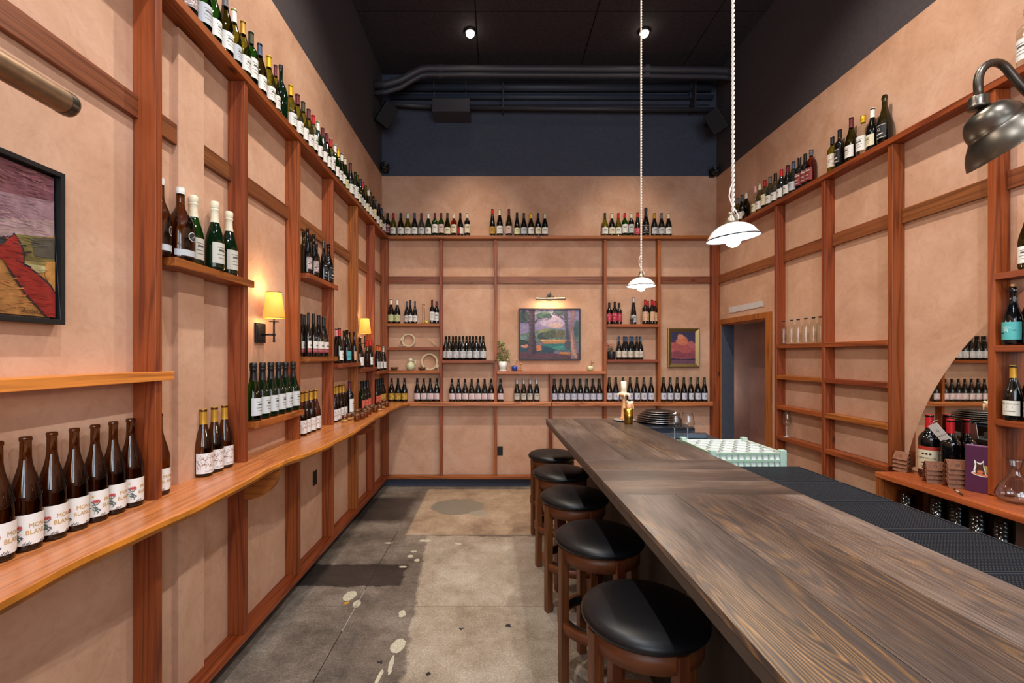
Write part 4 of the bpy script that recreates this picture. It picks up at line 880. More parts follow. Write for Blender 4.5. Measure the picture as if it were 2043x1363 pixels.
# ------------------------------------------------------------------ lamps
def pt(name, loc, energy, col, r=.03, parent=None, spot=None, rot=None):
    l = bpy.data.lights.new(name, 'SPOT' if spot else 'POINT'); l.energy = energy; l.color = col; l.shadow_soft_size = r
    if spot: l.spot_size = math.radians(spot); l.spot_blend = .9
    o = bpy.data.objects.new(name, l); C.objects.link(o); o.location = loc
    if rot: o.rotation_euler = rot
    if parent: o.parent = parent
    return o
WARM = (1.0, .88, .74); DAY = (.96, .98, 1.0)
BULB = mat('#fff0d8', .3, emit=22, name='lit_bulb'); BULB2 = mat('#ffe9c8', .3, emit=9, name='lit_globe')
def ceiling_lamp(x, y, label, E, ang, col):
    root = empty('ceiling_spotlight', (x, y, CZ), label, 'ceiling light', 'ceiling spotlights')
    MB().lathe([(0, 0), (.068, 0), (.070, -.004), (.062, -.018), (.052, -.024), (.050, -.010), (0, -.008)], seg=24).build('lamp_body', BLACK, root)
    MB().sphere((0, 0, -.030), .046, seg=16, sc=(1, 1, .8)).build('light_bulb', BULB, root)
    pt('spot_light', (x, y, CZ-.11), E, col, .035, spot=ang)
k_ = 0
for y in (5.0, 2.9, .8, -1.2):
    for x in (-.28, 1.65):
        nm = {5.0: 'near the back wall', 2.9: 'mid room', .8: 'above the camera', -1.2: 'near the shop front'}[y]
        ceiling_lamp(x, y, 'small black ceiling spotlight %s, %s row' % (nm, 'left' if x < 0 else 'right'), *{5.0: (230, 72, (1, .84, .66)), 2.9: (235, 135, WARM), .8: (262, 150, (.94, .96, 1)), -1.2: (170, 150, (.88, .94, 1))}[y])
def twist(p0, p1, r, turns, amp, seg=6):
    pts = [[], []]; n = int(turns*8)
    for i in range(n+1):
        t = i/n; z = p0[2]+(p1[2]-p0[2])*t
        for q in (0, 1):
            a = 2*math.pi*turns*t+math.pi*q; pts[q].append((p0[0]+amp*math.cos(a), p0[1]+amp*math.sin(a), z))
    mb = MB()
    for q in (0, 1): mb.tube(pts[q], r, seg)
    return mb
def pendant(x, y, z, label, tx=0, ty=0):
    root = empty('pendant_lamp', (x, y, z), label, 'lamp', 'white enamel pendant lamps over the bar')
    M = Matrix.Rotation(tx, 4, 'X') @ Matrix.Rotation(ty, 4, 'Y')
    MB().lathe([(.110, 0), (.109, .004), (.101, .016), (.086, .038), (.060, .057), (.034, .066), (.024, .068), (.022, .063), (.055, .052), (.081, .034), (.104, .004), (.110, 0)], seg=40, M=M).build('lamp_shade', ENAMEL, root)
    MB().lathe([(.1106, -.001), (.1112, .002), (.1100, .005)], seg=40, M=M).build('shade_rim', mat('#1c2430', .3), root)
    MB().lathe([(0, .117), (.012, .117), (.014, .107), (.014, .097), (.020, .092), (.022, .084), (.028, .078), (.030, .067), (0, .067)], seg=20, M=M).build('lamp_cap', mat('#8a7a68', .3, .7), root)
    MB().sphere((0, 0, -.006), .033, seg=18, sc=(1, 1, 1.0), M=M).build('light_bulb', BULB2, root)
    twist((0, 0, .112), (0, 0, CZ-z), .0036, (CZ-z)/.045, .0042).build('power_cord', CORDM, root)
    MB().tube([(.004, 0, .26), (-.012, 0, .225), (-.018, 0, .19), (-.006, 0, .15), (.012, 0, .125), (.024, 0, .10), (.020, 0, .075)], .0028, 6).build('power_cord', CORDM, root)
    MB().lathe([(0, 0), (.05, 0), (.05, -.02), (.01, -.03), (0, -.03)], (0, 0, CZ-z), 20).build('ceiling_canopy', BLACK, root)
    pt('pendant_light', (x, y, z-.05), 14, (1.0, .88, .72), .035)
pendant(1.064, 2.02, 2.185, 'nearer white enamel pendant lamp hanging over the bar', .02, -.10)
pendant(1.143, 3.54, 2.205, 'farther white enamel pendant lamp hanging over the bar', 0, 0)
# left wall sconces
SHADE = mat('#f5ab48', .7, emit=.85, name='lit_linen_shade', var=.06)
def sconce(y, label):
    root = empty('wall_sconce', (XL, y, 1.80), label, 'wall lamp', 'yellow shaded wall sconces')
    MB().box(0, .014, -.055, .055, -.06, .06).box(.014, .018, -.042, .042, -.047, .047).build('back_plate', BLACK, root, bevel=.002)
    mb = MB(); mb.tube([(.014, 0, -.01), (.092, 0, -.01)], .006, 10); mb.tube([(.092, 0, -.045), (.092, 0, .085)], .0055, 10); mb.sphere((.092, 0, -.05), .008); mb.sphere((.092, 0, -.01), .010)
    mb.lathe([(0, .068), (.028, .068), (.028, .071), (0, .071)], (.092, 0, 0), 20); mb.build('lamp_arm', BLACK, root)
    mb = MB(); mb.lathe([(.064, .092), (.043, .250), (.0415, .250), (.0625, .092), (.064, .092)], (.092, 0, 0), 32); mb.build('lamp_shade', SHADE, root)
    mb = MB(); mb.lathe([(.0645, .090), (.0645, .094), (.0635, .094), (.0635, .090), (.0645, .09)], (.092, 0, 0), 32).lathe([(.0435, .248), (.0435, .2515), (.042, .2515), (.042, .248), (.0435, .248)], (.092, 0, 0), 32); mb.build('shade_trim', BRONZE, root)
    MB().sphere((.092, 0, .155), .017, seg=12, sc=(1, 1, 1.5)).build('light_bulb', BULB2, root)
    pt('sconce_light', (XL+.092, y, 2.085), 1.9, (1.0, .66, .28), .03); pt('sconce_light', (XL+.092, y, 1.875), 1.6, (1.0, .68, .32), .03)
sconce(2.775, 'nearer yellow shaded sconce on the left wall'); sconce(4.71, 'farther yellow shaded sconce on the left wall')
# picture lights
root = empty('picture_light', (-1.25, 1.0, 2.394), 'large bronze picture light above the black-framed hillside painting', 'picture light', 'brass picture lights')
M = Matrix.Rotation(-math.pi/2, 4, 'X')
mb = MB(); mb.lathe([(0, -.40), (.024, -.40), (.033, -.394), (.034, -.385), (.034, .318), (.033, .326), (.026, .331), (0, .332)], seg=28, M=M); mb.build('lamp_tube', BRONZE, root)
mb = MB(); mb.lathe([(.0348, .300), (.0352, .310), (.0348, .320)], seg=28, M=M)
mb.tube([(.0, .085, .030), (-.004, .085, .055)], .011, 10); mb.sphere((-.004, .085, .060), .015); mb.tube([(.022, .085, .058), (-.030, .085, .066)], .0045, 8)
mb.tube([(-.005, .085, .06), (-.02, .055, .10), (-.03, .02, .14), (-.06, -.01, .158), (-.12, -.03, .15), (-.2, -.04, .10)], .009, 10); mb.box(-.2046, -.19, -.09, .02, .04, .16); mb.build('lamp_arm', GUN, root)
root = empty('picture_light', (.689, YB, 2.385), 'small brass picture light above the tree landscape', 'picture light', 'brass picture lights')
M = Matrix.Rotation(math.pi/2, 4, 'Y')
mb = MB(); mb.lathe([(0, -.187), (.018, -.187), (.020, -.180), (.020, .180), (.018, .187), (0, .187)], (0, 0, 0), 20, M=T(0, -.13, -.01) @ M); mb.build('lamp_tube', mat('#b8a890', .3, .85), root)
mb = MB(); mb.tube([(0, -.13, .005), (-.01, -.12, .04), (0, -.08, .06), (0, -.02, .03), (0, 0, .02)], .006, 8); mb.tube([(.0, -.10, .01), (.004, -.10, .085)], .005, 8); mb.tube([(-.05, -.1, .008), (-.03, -.09, .035), (.03, -.09, .035), (.05, -.1, .008)], .005, 8); mb.box(-.03, .03, -.012, 0, -.02, .06); mb.build('lamp_arm', GUN, root)
l = bpy.data.lights.new('picture_lamp', 'AREA'); l.shape = 'RECTANGLE'; l.size = .3; l.size_y = .02; l.energy = 2.2; l.color = (1, .72, .4)
o = bpy.data.objects.new('picture_lamp', l); C.objects.link(o); o.location = (.689, YB-.125, 2.35); o.rotation_euler = (math.radians(25), 0, 0)
# gooseneck lamp over the arched mirror
root = empty('gooseneck_lamp', (2.148, 2.0, 2.765), 'gunmetal gooseneck barn lamp at upper right above the mirror', 'wall lamp')
Mt = T(.006, 0, -.022) @ Vector((0, 0, -1)).rotation_difference(Vector((.56, -.16, -.81))).to_matrix().to_4x4()
gs_ = MB().lathe([(0, .012), (.055, .004), (.084, -.022), (.100, -.062), (.103, -.084), (.100, -.092), (.112, -.105), (.140, -.135), (.160, -.170), (.166, -.192), (.170, -.194), (.1685, -.198), (.157, -.172), (.136, -.137), (.108, -.108), (.096, -.094), (.098, -.084), (.094, -.062), (.08, -.026), (.05, 0), (0, .008)], seg=44, M=Mt).build('lamp_shade', GUN, root); q_ = gs_.modifiers.new('smooth', 'SUBSURF'); q_.levels = q_.render_levels = 1
MB().lathe([(0, .045), (.030, .045), (.033, .038), (.033, .004), (.038, 0), (.038, -.008), (0, -.008)], (-.005, 0, 0), 24).build('lamp_collar', GUN, root)
arc = [(-.005, 0, .03), (-.008, 0, .09)]+[(.067-.075*math.cos(a), 0, .105+.09*math.sin(a)) for a in [math.radians(10*k) for k in range(0, 14)]]
arc += [(.155, 0, .125), (.185, 0, .09), (.225, 0, .05), (.27, 0, .008), (.32, 0, -.032), (.38, 0, -.066), (.45, 0, -.088), (.54, 0, -.099), (XR-2.148, 0, -.10)]
MB().tube(arc, .0165, 14).build('gooseneck_arm', GUN, root)
MB().lathe([(0, 0), (.06, 0), (.06, .012), (.02, .02), (0, .02)], seg=24, M=T(XR-2.148, 0, -.10) @ Matrix.Rotation(-math.pi/2, 4, 'Y')).build('back_plate', GUN, root)
pt('lamp_light', (2.24, 2.0, 2.66), 10, WARM, .05, spot=120, rot=(0, math.radians(-33), 0))
# ------------------------------------------------------------------ pipes, speakers, cameras on the dark back wall
PIPE = mat('#3b393f', .5, var=.1, name='painted_conduit'); PIPE2 = mat('#3a414e', .5, name='painted_duct')
def ZB(py, Y=5.7): return CH+(PY-py)*Y/F
def XB(px, Y=5.7): return (px-PX)*Y/F
y = 5.40
for r_, dy, lab in ((.043, 0, 'upper thick dark conduit bending along the top of the back wall'), (.028, 12, 'lower thinner dark conduit directly beneath the thick one')):
    k = 0 if dy == 0 else 1
    pth = [(-1.45, ZB(170+16*k, y)), (XB(770, y), ZB(169+15*k, y)), (XB(800, y), ZB(160+14*k, y)), (XB(820, y), ZB(149+13*k, y)), (XB(840, y), ZB(139+12*k, y)), (XB(855, y), ZB(137+12*k, y)), (XB(1100, y), ZB(138+12*k, y)), (2.60, ZB(141+12*k, y)), (2.75, ZB(142+12*k, y)), (2.83, ZB(146+12*k, y))]
    mb = MB(); mb.tube([(a, y, b_) for a, b_ in pth], r_, 16)
    for px in (880, 1290): mb.lathe([(r_+.006, -.03), (r_+.006, .03)], seg=16, M=T(XB(px, y), y, ZB(137.5+12*k, y)) @ Matrix.Rotation(math.pi/2, 4, 'Y'))
    tag(mb.build('conduit_pipe', PIPE), lab, 'pipe', 'dark pipes on the back wall')
for i, (py, r_, px1) in enumerate(((172, .05, 1421), (190, .032, 1425))):
    mb = MB(); mb.tube([(XB(779), YB-r_-.01, ZB(py)), (XB(px1), YB-r_-.01, ZB(py+1))], r_, 18)
    for px in (865, 928, 1376): mb.box(XB(px), XB(px)+.02, YB-r_*2-.02, YB, ZB(py)-r_-.004, ZB(py)+r_+.004)
    tag(mb.build('conduit_pipe', PIPE2), ('upper', 'lower')[i]+' bluish pipe of the straight pair on back wall', 'pipe', 'dark pipes on the back wall')
trim(MB().box(XL, XR, YB-.05, YB, ZB(166), ZB(158)).box(XL+.13, XR-.1, YB-.03, YB, ZB(204), ZB(196)).box(XL+.13, XR-.1, YB-.02, YB, ZB(184.5), ZB(180)), NAVY)
mb = MB(); mb.tube([(-1.43, 5.64, ZB(206, 5.64)), (XB(861, 5.64), 5.64, ZB(213, 5.64))], .026, 14).tube([(XB(937, 5.64), 5.64, ZB(215, 5.64)), (XB(1447, 5.64), 5.64, ZB(219.5, 5.64))], .026, 14)
for px in (1002, 1380): mb.box(XB(px), XB(px)+.02, 5.61, YB, ZB(224), ZB(160))
tag(mb.build('conduit_pipe', PIPE), 'long thin dark conduit leaving both sides of the junction box', 'pipe', 'dark pipes on the back wall')
mb = MB(); mb.box(XB(862, 5.5), XB(937, 5.5), 5.5, YB, ZB(222, 5.5), ZB(196, 5.5)).box(XB(864, 5.5), XB(935, 5.5), 5.496, 5.5, ZB(220, 5.5), ZB(198, 5.5))
tag(mb.build('junction_box', PIPE, bevel=.003), 'dark metal junction box on the upper back wall', 'junction box')
def speaker(px, py, s, rz, rx, label):
    Yv = 5.42; root = empty('wall_speaker', (XB(px, Yv), Yv, ZB(py, Yv)), label, 'speaker', 'small black speakers in the upper corners')
    M = Matrix.Rotation(rz, 4, 'Z') @ Matrix.Rotation(rx, 4, 'X') @ Matrix.Rotation(s*math.radians(28), 4, 'Y')
    MB().box(-.085, .085, -.08, .07, -.13, .13, 0, M).build('speaker_box', BLACK, root, bevel=.008)
    mb = MB(); mb.box(-.075, .075, -.086, -.081, -.12, .12, 0, M); mb.build('speaker_grille', mat('#18181a', .8, bump=.8, vs=300), root)
    mb = MB(); mb.tube([(0, .05, .06), (-s*.02, .15, .12), (-s*.05, .30, .14), (-s*.05, .355, .14)], .014, 8); mb.build('wall_bracket', BLACK, root)
speaker(770.5, 230, 1, .45, .35, 'black speaker in the upper left back corner'); speaker(1428, 243, -1, -.45, .35, 'black speaker in the upper right back corner')
def seccam(px, py, s, label):
    Yv = 5.66; root = empty('security_camera', (XB(px, Yv), Yv, ZB(py, Yv)), label, 'camera', 'black cameras at the wall colour line')
    M = Matrix.Rotation(s*.5, 4, 'Z') @ Matrix.Rotation(math.radians(75), 4, 'X')
    MB().lathe([(0, -.06), (.035, -.058), (.05, -.03), (.052, .03), (.045, .05), (.04, .045), (.02, .03), (0, .03)], seg=22, M=M).build('camera_body', BLACK, root)
    MB().sphere((0, 0, .03), .018, M=M).build('lens', mat('#303238', .08, coat=1), root)
    MB().box(-.03, .03, .08, YB-Yv, -.045, .045).tube([(0, .09, 0), (0, .0, -.0)], .016, 8).build('wall_mount', BLACK, root)
seccam(767, 333, 1, 'black security camera at upper left of the back wall'); seccam(1428, 340, -1, 'black security camera at upper right of the back wall')
# white paper strip over the doorway
mb = MB(); n = 14
vs = []
for i in range(n+1):
    yy = 5.46-.71*i/n; w_ = .004*math.sin(i*1.7)+.003*math.sin(i*3.1); vs += [(XR-.003-.002*abs(math.sin(i*2.3)), yy, 2.175+.008*i/n+w_), (XR-.012-.003*abs(math.sin(i)), yy, 2.246-.004*i/n+w_*.6)]
mb.add(vs, [(2*i, 2*i+2, 2*i+3, 2*i+1) for i in range(n)]); o = mb.build('paper_strip', mat('#d8d6d6', .7, bump=.4, vs=60)); s_ = o.modifiers.new('s', 'SOLIDIFY'); s_.thickness = .0015
tag(o, 'crumpled white paper strip stuck above the doorway', 'paper strip')

# ------------------------------------------------------------------ bar
BT, BB = 1.08, 1.026
def bl(y): return .4666+(4.17-y)*.0152
def br(y): return 1.222+(4.17-y)*.029
root = empty('bar_counter', (.85, 2.2, 0), 'long dark oak bar with plank top and five stools along it', 'bar')
def place(o): o.location = (-.85, -2.2, 0)
k = [0]
def plank(y0, y1, f0, f1, m):
    L0, R0, L1, R1 = bl(y0), br(y0), bl(y1), br(y1)
    a = (L0+(R0-L0)*f0, y0), (L0+(R0-L0)*f1, y0), (L1+(R1-L1)*f1, y1), (L1+(R1-L1)*f0, y1)
    mb = MB(); mb.prism(a, BT-.02, BT); o = mb.build('top_plank', m, root, bevel=.0012); place(o)
g_ = .0012
for f0, f1 in ((0, .322), (.325, .655), (.658, 1)): plank(2.513, 4.17, f0, f1, BARL)
for y0, y1 in ((1.888, 2.095), (2.097, 2.30), (2.302, 2.511)): plank(y0, y1, 0, 1, BARC)
for f0, f1 in ((0, .318), (.320, .66), (.662, 1)): plank(-.8, 1.886, f0, f1, BARL if f0 else BARG)
mb = MB(); mb.prism([(bl(-.8)+.001, -.8), (br(-.8)-.001, -.8), (br(4.17)-.001, 4.169), (bl(4.17)+.001, 4.169)], BB, BT-.02); o = mb.build('top_edge', BARS, root); place(o)
for i in range(16):
    y0 = -.8+i*.3; mb = MB(); mb.box(.80, .825, y0+.002, min(y0+.298, 4.05), .0, BB); o = mb.build('front_board', PANEL, root); place(o)
mb = MB(); mb.box(.825, 1.20, -.8, 4.05, 0, BB); o = mb.build('bar_body', mat('#1a1614', .7), root); place(o)
# bartender's work counter behind the bar
WC = .995
root = empty('work_counter', (1.5, 2, 0), 'black low work counter behind the bar, running under the rubber mats', 'counter')
def wc(mb, name, m, bev=.003): o = mb.build(name, m, root, bevel=bev); o.location = (-1.5, -2, 0)
DK = mat('#30343a', .45, name='slate_top')
wc(MB().box(1.205, 1.795, 3.19, 3.92, WC-.03, WC).box(1.205, 1.795, -.8, 2.662, WC-.03, WC), 'counter_top', DK)
wc(MB().box(1.205, 1.76, -.8, 3.9, 0, .84).box(1.205, 1.76, 3.19, 3.9, .84, WC-.03).box(1.205, 1.76, -.8, 2.662, .84, WC-.03), 'cabinet', BLACK)
wc(MB().box(1.205, 1.79, 2.662, 3.19, .84, .855), 'rack_tray', STEEL)
# rubber bar mats: slab, rim and nubs
def mat_mesh():
    mb = MB(); W, L = .455, .305
    mb.box(0, W, 0, L, 0, .004); 
    for a in ((0, .006, 0, L), (W-.006, W, 0, L), (0, W, 0, .006), (0, W, L-.006, L)): mb.box(a[0], a[1], a[2], a[3], .004, .012)
    nx, ny = 38, 26
    for i in range(nx):
        for j in range(ny):
            cx, cy = .012+(W-.024)*(i+.5)/nx, .010+(L-.020)*(j+.5)/ny; r_ = .0036
            v = [(cx-r_, cy-r_, .004), (cx+r_, cy-r_, .004), (cx+r_, cy+r_, .004), (cx-r_, cy+r_, .004), (cx-r_*.7, cy-r_*.7, .0105), (cx+r_*.7, cy-r_*.7, .0105), (cx+r_*.7, cy+r_*.7, .0105), (cx-r_*.7, cy+r_*.7, .0105)]
            mb.add(v, [(4, 5, 6, 7), (0, 1, 5, 4), (1, 2, 6, 5), (2, 3, 7, 6), (3, 0, 4, 7)])
    return mb.mesh('bar_mat', RUB)
mm = mat_mesh()
for y0, lab in ((2.352, 'black rubber bar mat touching the green rack, farthest of the row'), (2.026, 'second black rubber bar mat from the green rack'), (1.700, 'third black rubber bar mat from the green rack'), (1.362, 'fourth rubber bar mat, across the gap in the row'), (1.050, 'black rubber bar mat nearest the camera')):
    o = bpy.data.objects.new('bar_mat', mm); C.objects.link(o); o.location = (1.335, y0, WC+.0005); tag(o, lab, 'bar mat', 'black rubber bar mats')
# two stacked glass racks
GR = mat('#8fae93', .45, name='rack_green'); GRW = mat('#d3d8d4', .5, name='rack_white')
def rack(z, top, label):
    root = empty('glass_rack', (1.500, 2.895, z), label, 'glass rack', 'stacked green glass racks'); h = .098; s = .228
    mb = MB()
    for zz in (.0, .040, h-.014): 
        t = .012
        for a in ((-s, s, -s+.012, -s+.02), (-s, s, s-.02, s-.012), (-s+.004, -s+.012, -s, s), (s-.012, s-.004, -s, s)): mb.box(a[0], a[1], a[2], a[3], zz, zz+t)
    for i in range(12):
        p = -s+.03+i*(2*s-.06)/11
        for q in (-s+.013, s-.019): mb.box(p-.004, p+.004, q, q+.006, .01, h-.01)
        for q in (-s+.005, s-.011): mb.box(q, q+.006, p-.004, p+.004, .01, h-.01)
    mb.build('rack_frame', GR, root)
    mb = MB()
    for cx in (-1, 1):
        for cy in (-1, 1): mb.box(cx*(s-.02)-.018, cx*(s-.02)+.018, cy*(s-.02)-.018, cy*(s-.02)+.018, 0, h+(.014 if top else -.001))
    mb.build('corner_post', mat('#a5bdb0', .45), root, bevel=.004)
    mb = MB(); t = .0022; R_ = .0485; zt = h-.004
    for j in range(6):                                          # hexagonal compartments
        for i in range(6):
            cx = -s+.035+i*R_*1.732+(j % 2)*R_*.866; cy = -s+.045+j*R_*1.5
            pts = [(cx+R_*math.cos(a), cy+R_*math.sin(a)) for a in [math.pi/6+math.pi/3*q for q in range(6)]]
            for a_, b_ in zip(pts, pts[1:]+pts[:1]):
                a_ = (max(-s+.02, min(s-.02, a_[0])), max(-s+.02, min(s-.02, a_[1]))); b_ = (max(-s+.02, min(s-.02, b_[0])), max(-s+.02, min(s-.02, b_[1])))
                d = Vector((b_[0]-a_[0], b_[1]-a_[1], 0))
                if d.length < .005: continue
                nrm = Vector((-d.y, d.x, 0)).normalized()*t
                mb.add([(a_[0]-nrm.x, a_[1]-nrm.y, h-.022), (b_[0]-nrm.x, b_[1]-nrm.y, h-.022), (b_[0]+nrm.x, b_[1]+nrm.y, h-.022), (a_[0]+nrm.x, a_[1]+nrm.y, h-.022),
                        (a_[0]-nrm.x, a_[1]-nrm.y, zt), (b_[0]-nrm.x, b_[1]-nrm.y, zt), (b_[0]+nrm.x, b_[1]+nrm.y, zt), (a_[0]+nrm.x, a_[1]+nrm.y, zt)], [(4, 5, 6, 7), (0, 1, 5, 4), (2, 3, 7, 6), (1, 2, 6, 5), (3, 0, 4, 7)])
    mb.box(-s+.012, s-.012, -s+.012, s-.012, .052, .055)
    for a in ((-s+.012, s-.012, -s+.020, -s+.024), (-s+.012, s-.012, s-.024, s-.020), (-s+.012, -s+.016, -s+.02, s-.02), (s-.016, s-.012, -s+.02, s-.02)): mb.box(a[0], a[1], a[2], a[3], .01, h-.002)
    mb.build('divider_grid', GRW, root)
rack(.988, True, 'upper of two stacked green racks with white honeycomb dividers'); rack(.889, False, 'lower of two stacked green racks, partly hidden by the mats')
# wine glasses on the work counter
def wineglass(x, y, z, h, rb, label, group):
    root = empty('wine_glass', (x, y, z), label, 'wine glass', group); t = .0012
    out = [(rb*.72, 1.0), (rb*.82, .88), (rb*.95, .72), (rb, .60), (rb*.93, .52), (rb*.6, .46), (rb*.15, .425)]
    mb = MB(); mb.lathe([(r_, zz*h) for r_, zz in out]+[(0.0, .42*h), (0.0, .426*h), (rb*.14, .432*h)]+[(r_-t, zz*h+t) for r_, zz in out[::-1][1:]]+[(rb*.72, h)], seg=28); mb.build('bowl', CLEAR, root)
    MB().lathe([(0, .419*h), (.0045, .415*h), (.0032, .36*h), (.0030, .10*h), (.006, .02*h), (.02, .010*h), (rb*.78, .003*h), (rb*.78, 0), (0, 0)], seg=24).build('stem', mat('#dfe6e8', .06, trans=.6, name='glass_stem'), root)
wineglass(1.414, 3.56, WC+.001, .214, .0505, 'left of two clear wine glasses behind the bar', 'two wine glasses behind the bar')
wineglass(1.517, 3.56, WC+.001, .214, .0505, 'right of two clear wine glasses behind the bar', 'two wine glasses behind the bar')
wineglass(2.79, 4.32, .886, .24, .036, 'single stemmed glass on the lowest farther right shelf', None)
# black machine with stacked round trays, steel drainer
o = MB().box(1.245, 1.62, 3.66, 4.06, WC, 1.078).build('ice_well', mat('#141a26', .3, coat=.5), bevel=.006); tag(o, 'dark blue-black box under the stacked round trays', 'box')
for i, (r_, dx, dz) in enumerate(((.186, 0, 0), (.182, .004, .017), (.178, -.003, .034), (.165, .002, .051), (.150, .006, .068), (.125, .004, .083))):
    o = MB().lathe([(0, .001), (r_*.86, .001), (r_, .014), (r_+.003, .014), (r_+.003, .012), (r_*.87, -.001), (0, -.001)], (0, 0, .001), 44).lathe([(r_*.97, .0125), (r_+.004, .0155), (r_+.006, .013), (r_+.003, .0105)], (0, 0, .001), 44, 1).build('round_tray', [mat('#5f5a57', .28, .9, name='dark_steel_tray'), STEEL]); o.location = (1.43+dx, 3.95, 1.080+dz)
    tag(o, ('lowest', 'second lowest', 'third lowest', 'third highest', 'second highest', 'topmost')[i]+' round metal tray in the stack at the bar end', 'tray', 'stack of round metal trays')
mb = MB(); mb.box(1.25, 1.70, 3.61, 3.655, WC, WC+.045); 
o = mb.build('steel_rail', mat('#9fb4cc', .18, 1.0), bevel=.006); tag(o, 'bluish steel rail in front of the round trays', 'steel rail')
# candle holders and brass cup at the bar end
WAX = mat('#ece4cc', .5, name='candle_wax'); TURN = wood('pale_turned_wood', 'z', '#a8683c', '#d8a070', knots=False, rough=.4)
Cx, Cy = 1.147, 4.02
o = MB().lathe([(0, 0), (.06, .0), (.09, .008), (.094, .014), (.09, .016), (.06, .006), (0, .005)], seg=36).build('candle_plate', mat('#c8c8cc', .25, .5)); o.location = (Cx, Cy, BT+.0005)
tag(o, 'pale plate under the candle holders at the bar end', 'plate')
root = empty('candle_holder', (Cx-.005, Cy, BT+.0075), 'tall pale wood candlestick with a dripped candle', 'candle holder')
MB().lathe([(0, 0), (.034, 0), (.034, .012), (.023, .03), (.019, .10), (.017, .16), (.020, .205), (.027, .215), (.048, .222), (.050, .232), (.044, .236), (0, .236)], seg=28).build('turned_stem', TURN, root)
mb = MB(); mb.lathe([(0, .236), (.026, .236), (.0255, .30), (.025, .335), (.021, .343), (.012, .336), (0, .330)], seg=24)
for a, L in ((.3, .05), (1.9, .03), (3.3, .06), (4.6, .035), (5.5, .045)): mb.tube([(.045*math.cos(a), .045*math.sin(a), .238), (.051*math.cos(a), .051*math.sin(a), .232), (.052*math.cos(a), .052*math.sin(a), .232-L)], [.006, .006, .003], 8)
mb.lathe([(0, .2365), (.046, .2365), (.040, .242), (0, .243)], seg=24); mb.build('candle', WAX, root)
root = empty('candle_holder', (Cx+.055, Cy+.055, BT+.014), 'short wood candle holder with a broken wax stub behind the brass cup', 'candle holder')
MB().lathe([(0, 0), (.032, 0), (.026, .02), (.026, .06), (.038, .085), (.040, .135), (0, .135)], seg=24).build('turned_stem', TURN, root)
mb = MB(); mb.sphere((.01, 0, .140), .022, sc=(1.3, 1, .7)).sphere((.03, 0, .145), .014).tube([(.036, 0, .14), (.043, 0, .10), (.044, 0, .0)], [.007, .005, .004], 8).sphere((-.01, .005, .15), .012); mb.build('candle', WAX, root)
o = MB().lathe([(0, .002), (.034, .002), (.043, .128), (.0415, .128), (.033, .006), (0, .006)], (0, 0, 0), 32).build('brass_cup', BRASS); o.location = (1.133, 3.84, BT); tag(o, 'tapered brass cup standing near the far end of the bar', 'cup')

# ------------------------------------------------------------------ bar stools
def make_stool():
    root = empty('bar_stool', (0, 0, 0), '', 'bar stool', 'bar stools along the bar')
    R_ = .225
    MB().lathe([(0, .690), (.195, .690), (.215, .694), (R_, .706), (R_+.001, .716), (.220, .728), (.20, .741), (.15, .752), (.08, .757), (0, .759)], seg=56).build('seat_cushion', LEATHER, root)
    MB().lathe([(.190, .625), (.205, .625), (.205, .692), (.190, .692), (.190, .625)], seg=56).build('seat_apron', STOOLC, root)
    MB().lathe([(.178, .275), (.213, .275), (.213, .318), (.195, .318), (.195, .318), (.178, .318), (.178, .275)], seg=56).build('foot_ring', STOOLC, root)
    MB().lathe([(.1765, .282), (.1775, .282), (.1775, .330), (.1765, .330), (.1765, .282)], seg=56).build('kick_band', BLACK, root)
    for i in range(4):
        a = math.radians(197+90*i); M = rot2(a) @ T(.195, 0, 0)
        mb = MB(); mb.box(-.019, .0235, -.022, .022, 0, .690, 0, M); l = mb.build('leg', STOOLW, root, bevel=.003)
        mb = MB(); mb.box(-.014, .018, -.017, .017, 0, .003, 0, M); mb.build('glide', BLACK, l)
    return root
proto = make_stool(); 
for i, (x, y) in enumerate(((.544, 1.656), (.535, 2.337), (.525, 3.01), (.526, 3.63), (.537, 4.27))):
    o = proto if i == 0 else copy_tree(proto)
    o.location = (x, y, .001); o.rotation_euler.z = (0, -.03, .12, .05, .1)[i]
    o['label'] = ('black leather round stool nearest the camera', 'second round bar stool from the camera', 'middle of the five round bar stools', 'second round bar stool from the bar far end', 'round bar stool at the far end of the bar')[i]

# ------------------------------------------------------------------ back bar: ledge, mirror, things on it
mb = MB(); mb.box(2.54, XR, -.8, 3.02, .85, .885); tag(mb.build('wall_ledge', wood('ledge_wood', 'y', '#8a4018', '#cc7838', rough=.35, coat=.2, knots=False), bevel=.003), 'orange wood back bar ledge running under the arched mirror', 'ledge')
mb = MB(); mb.box(2.545, SR-.001, 2.985, 3.02, 0, .849).box(SR-.001, XR, 2.985, 3.02, 0, .849); tag(mb.build('side_panel', WZ, bevel=.002), 'upright wood panel ending the back bar ledge', 'panel')
mb = MB(); mb.box(2.56, XR, -.8, 2.984, .57, .60); tag(mb.build('lower_shelf', mat('#3a2216', .5, var=.2), bevel=.002), 'dark lower shelf with stacked tumblers under the ledge', 'shelf')
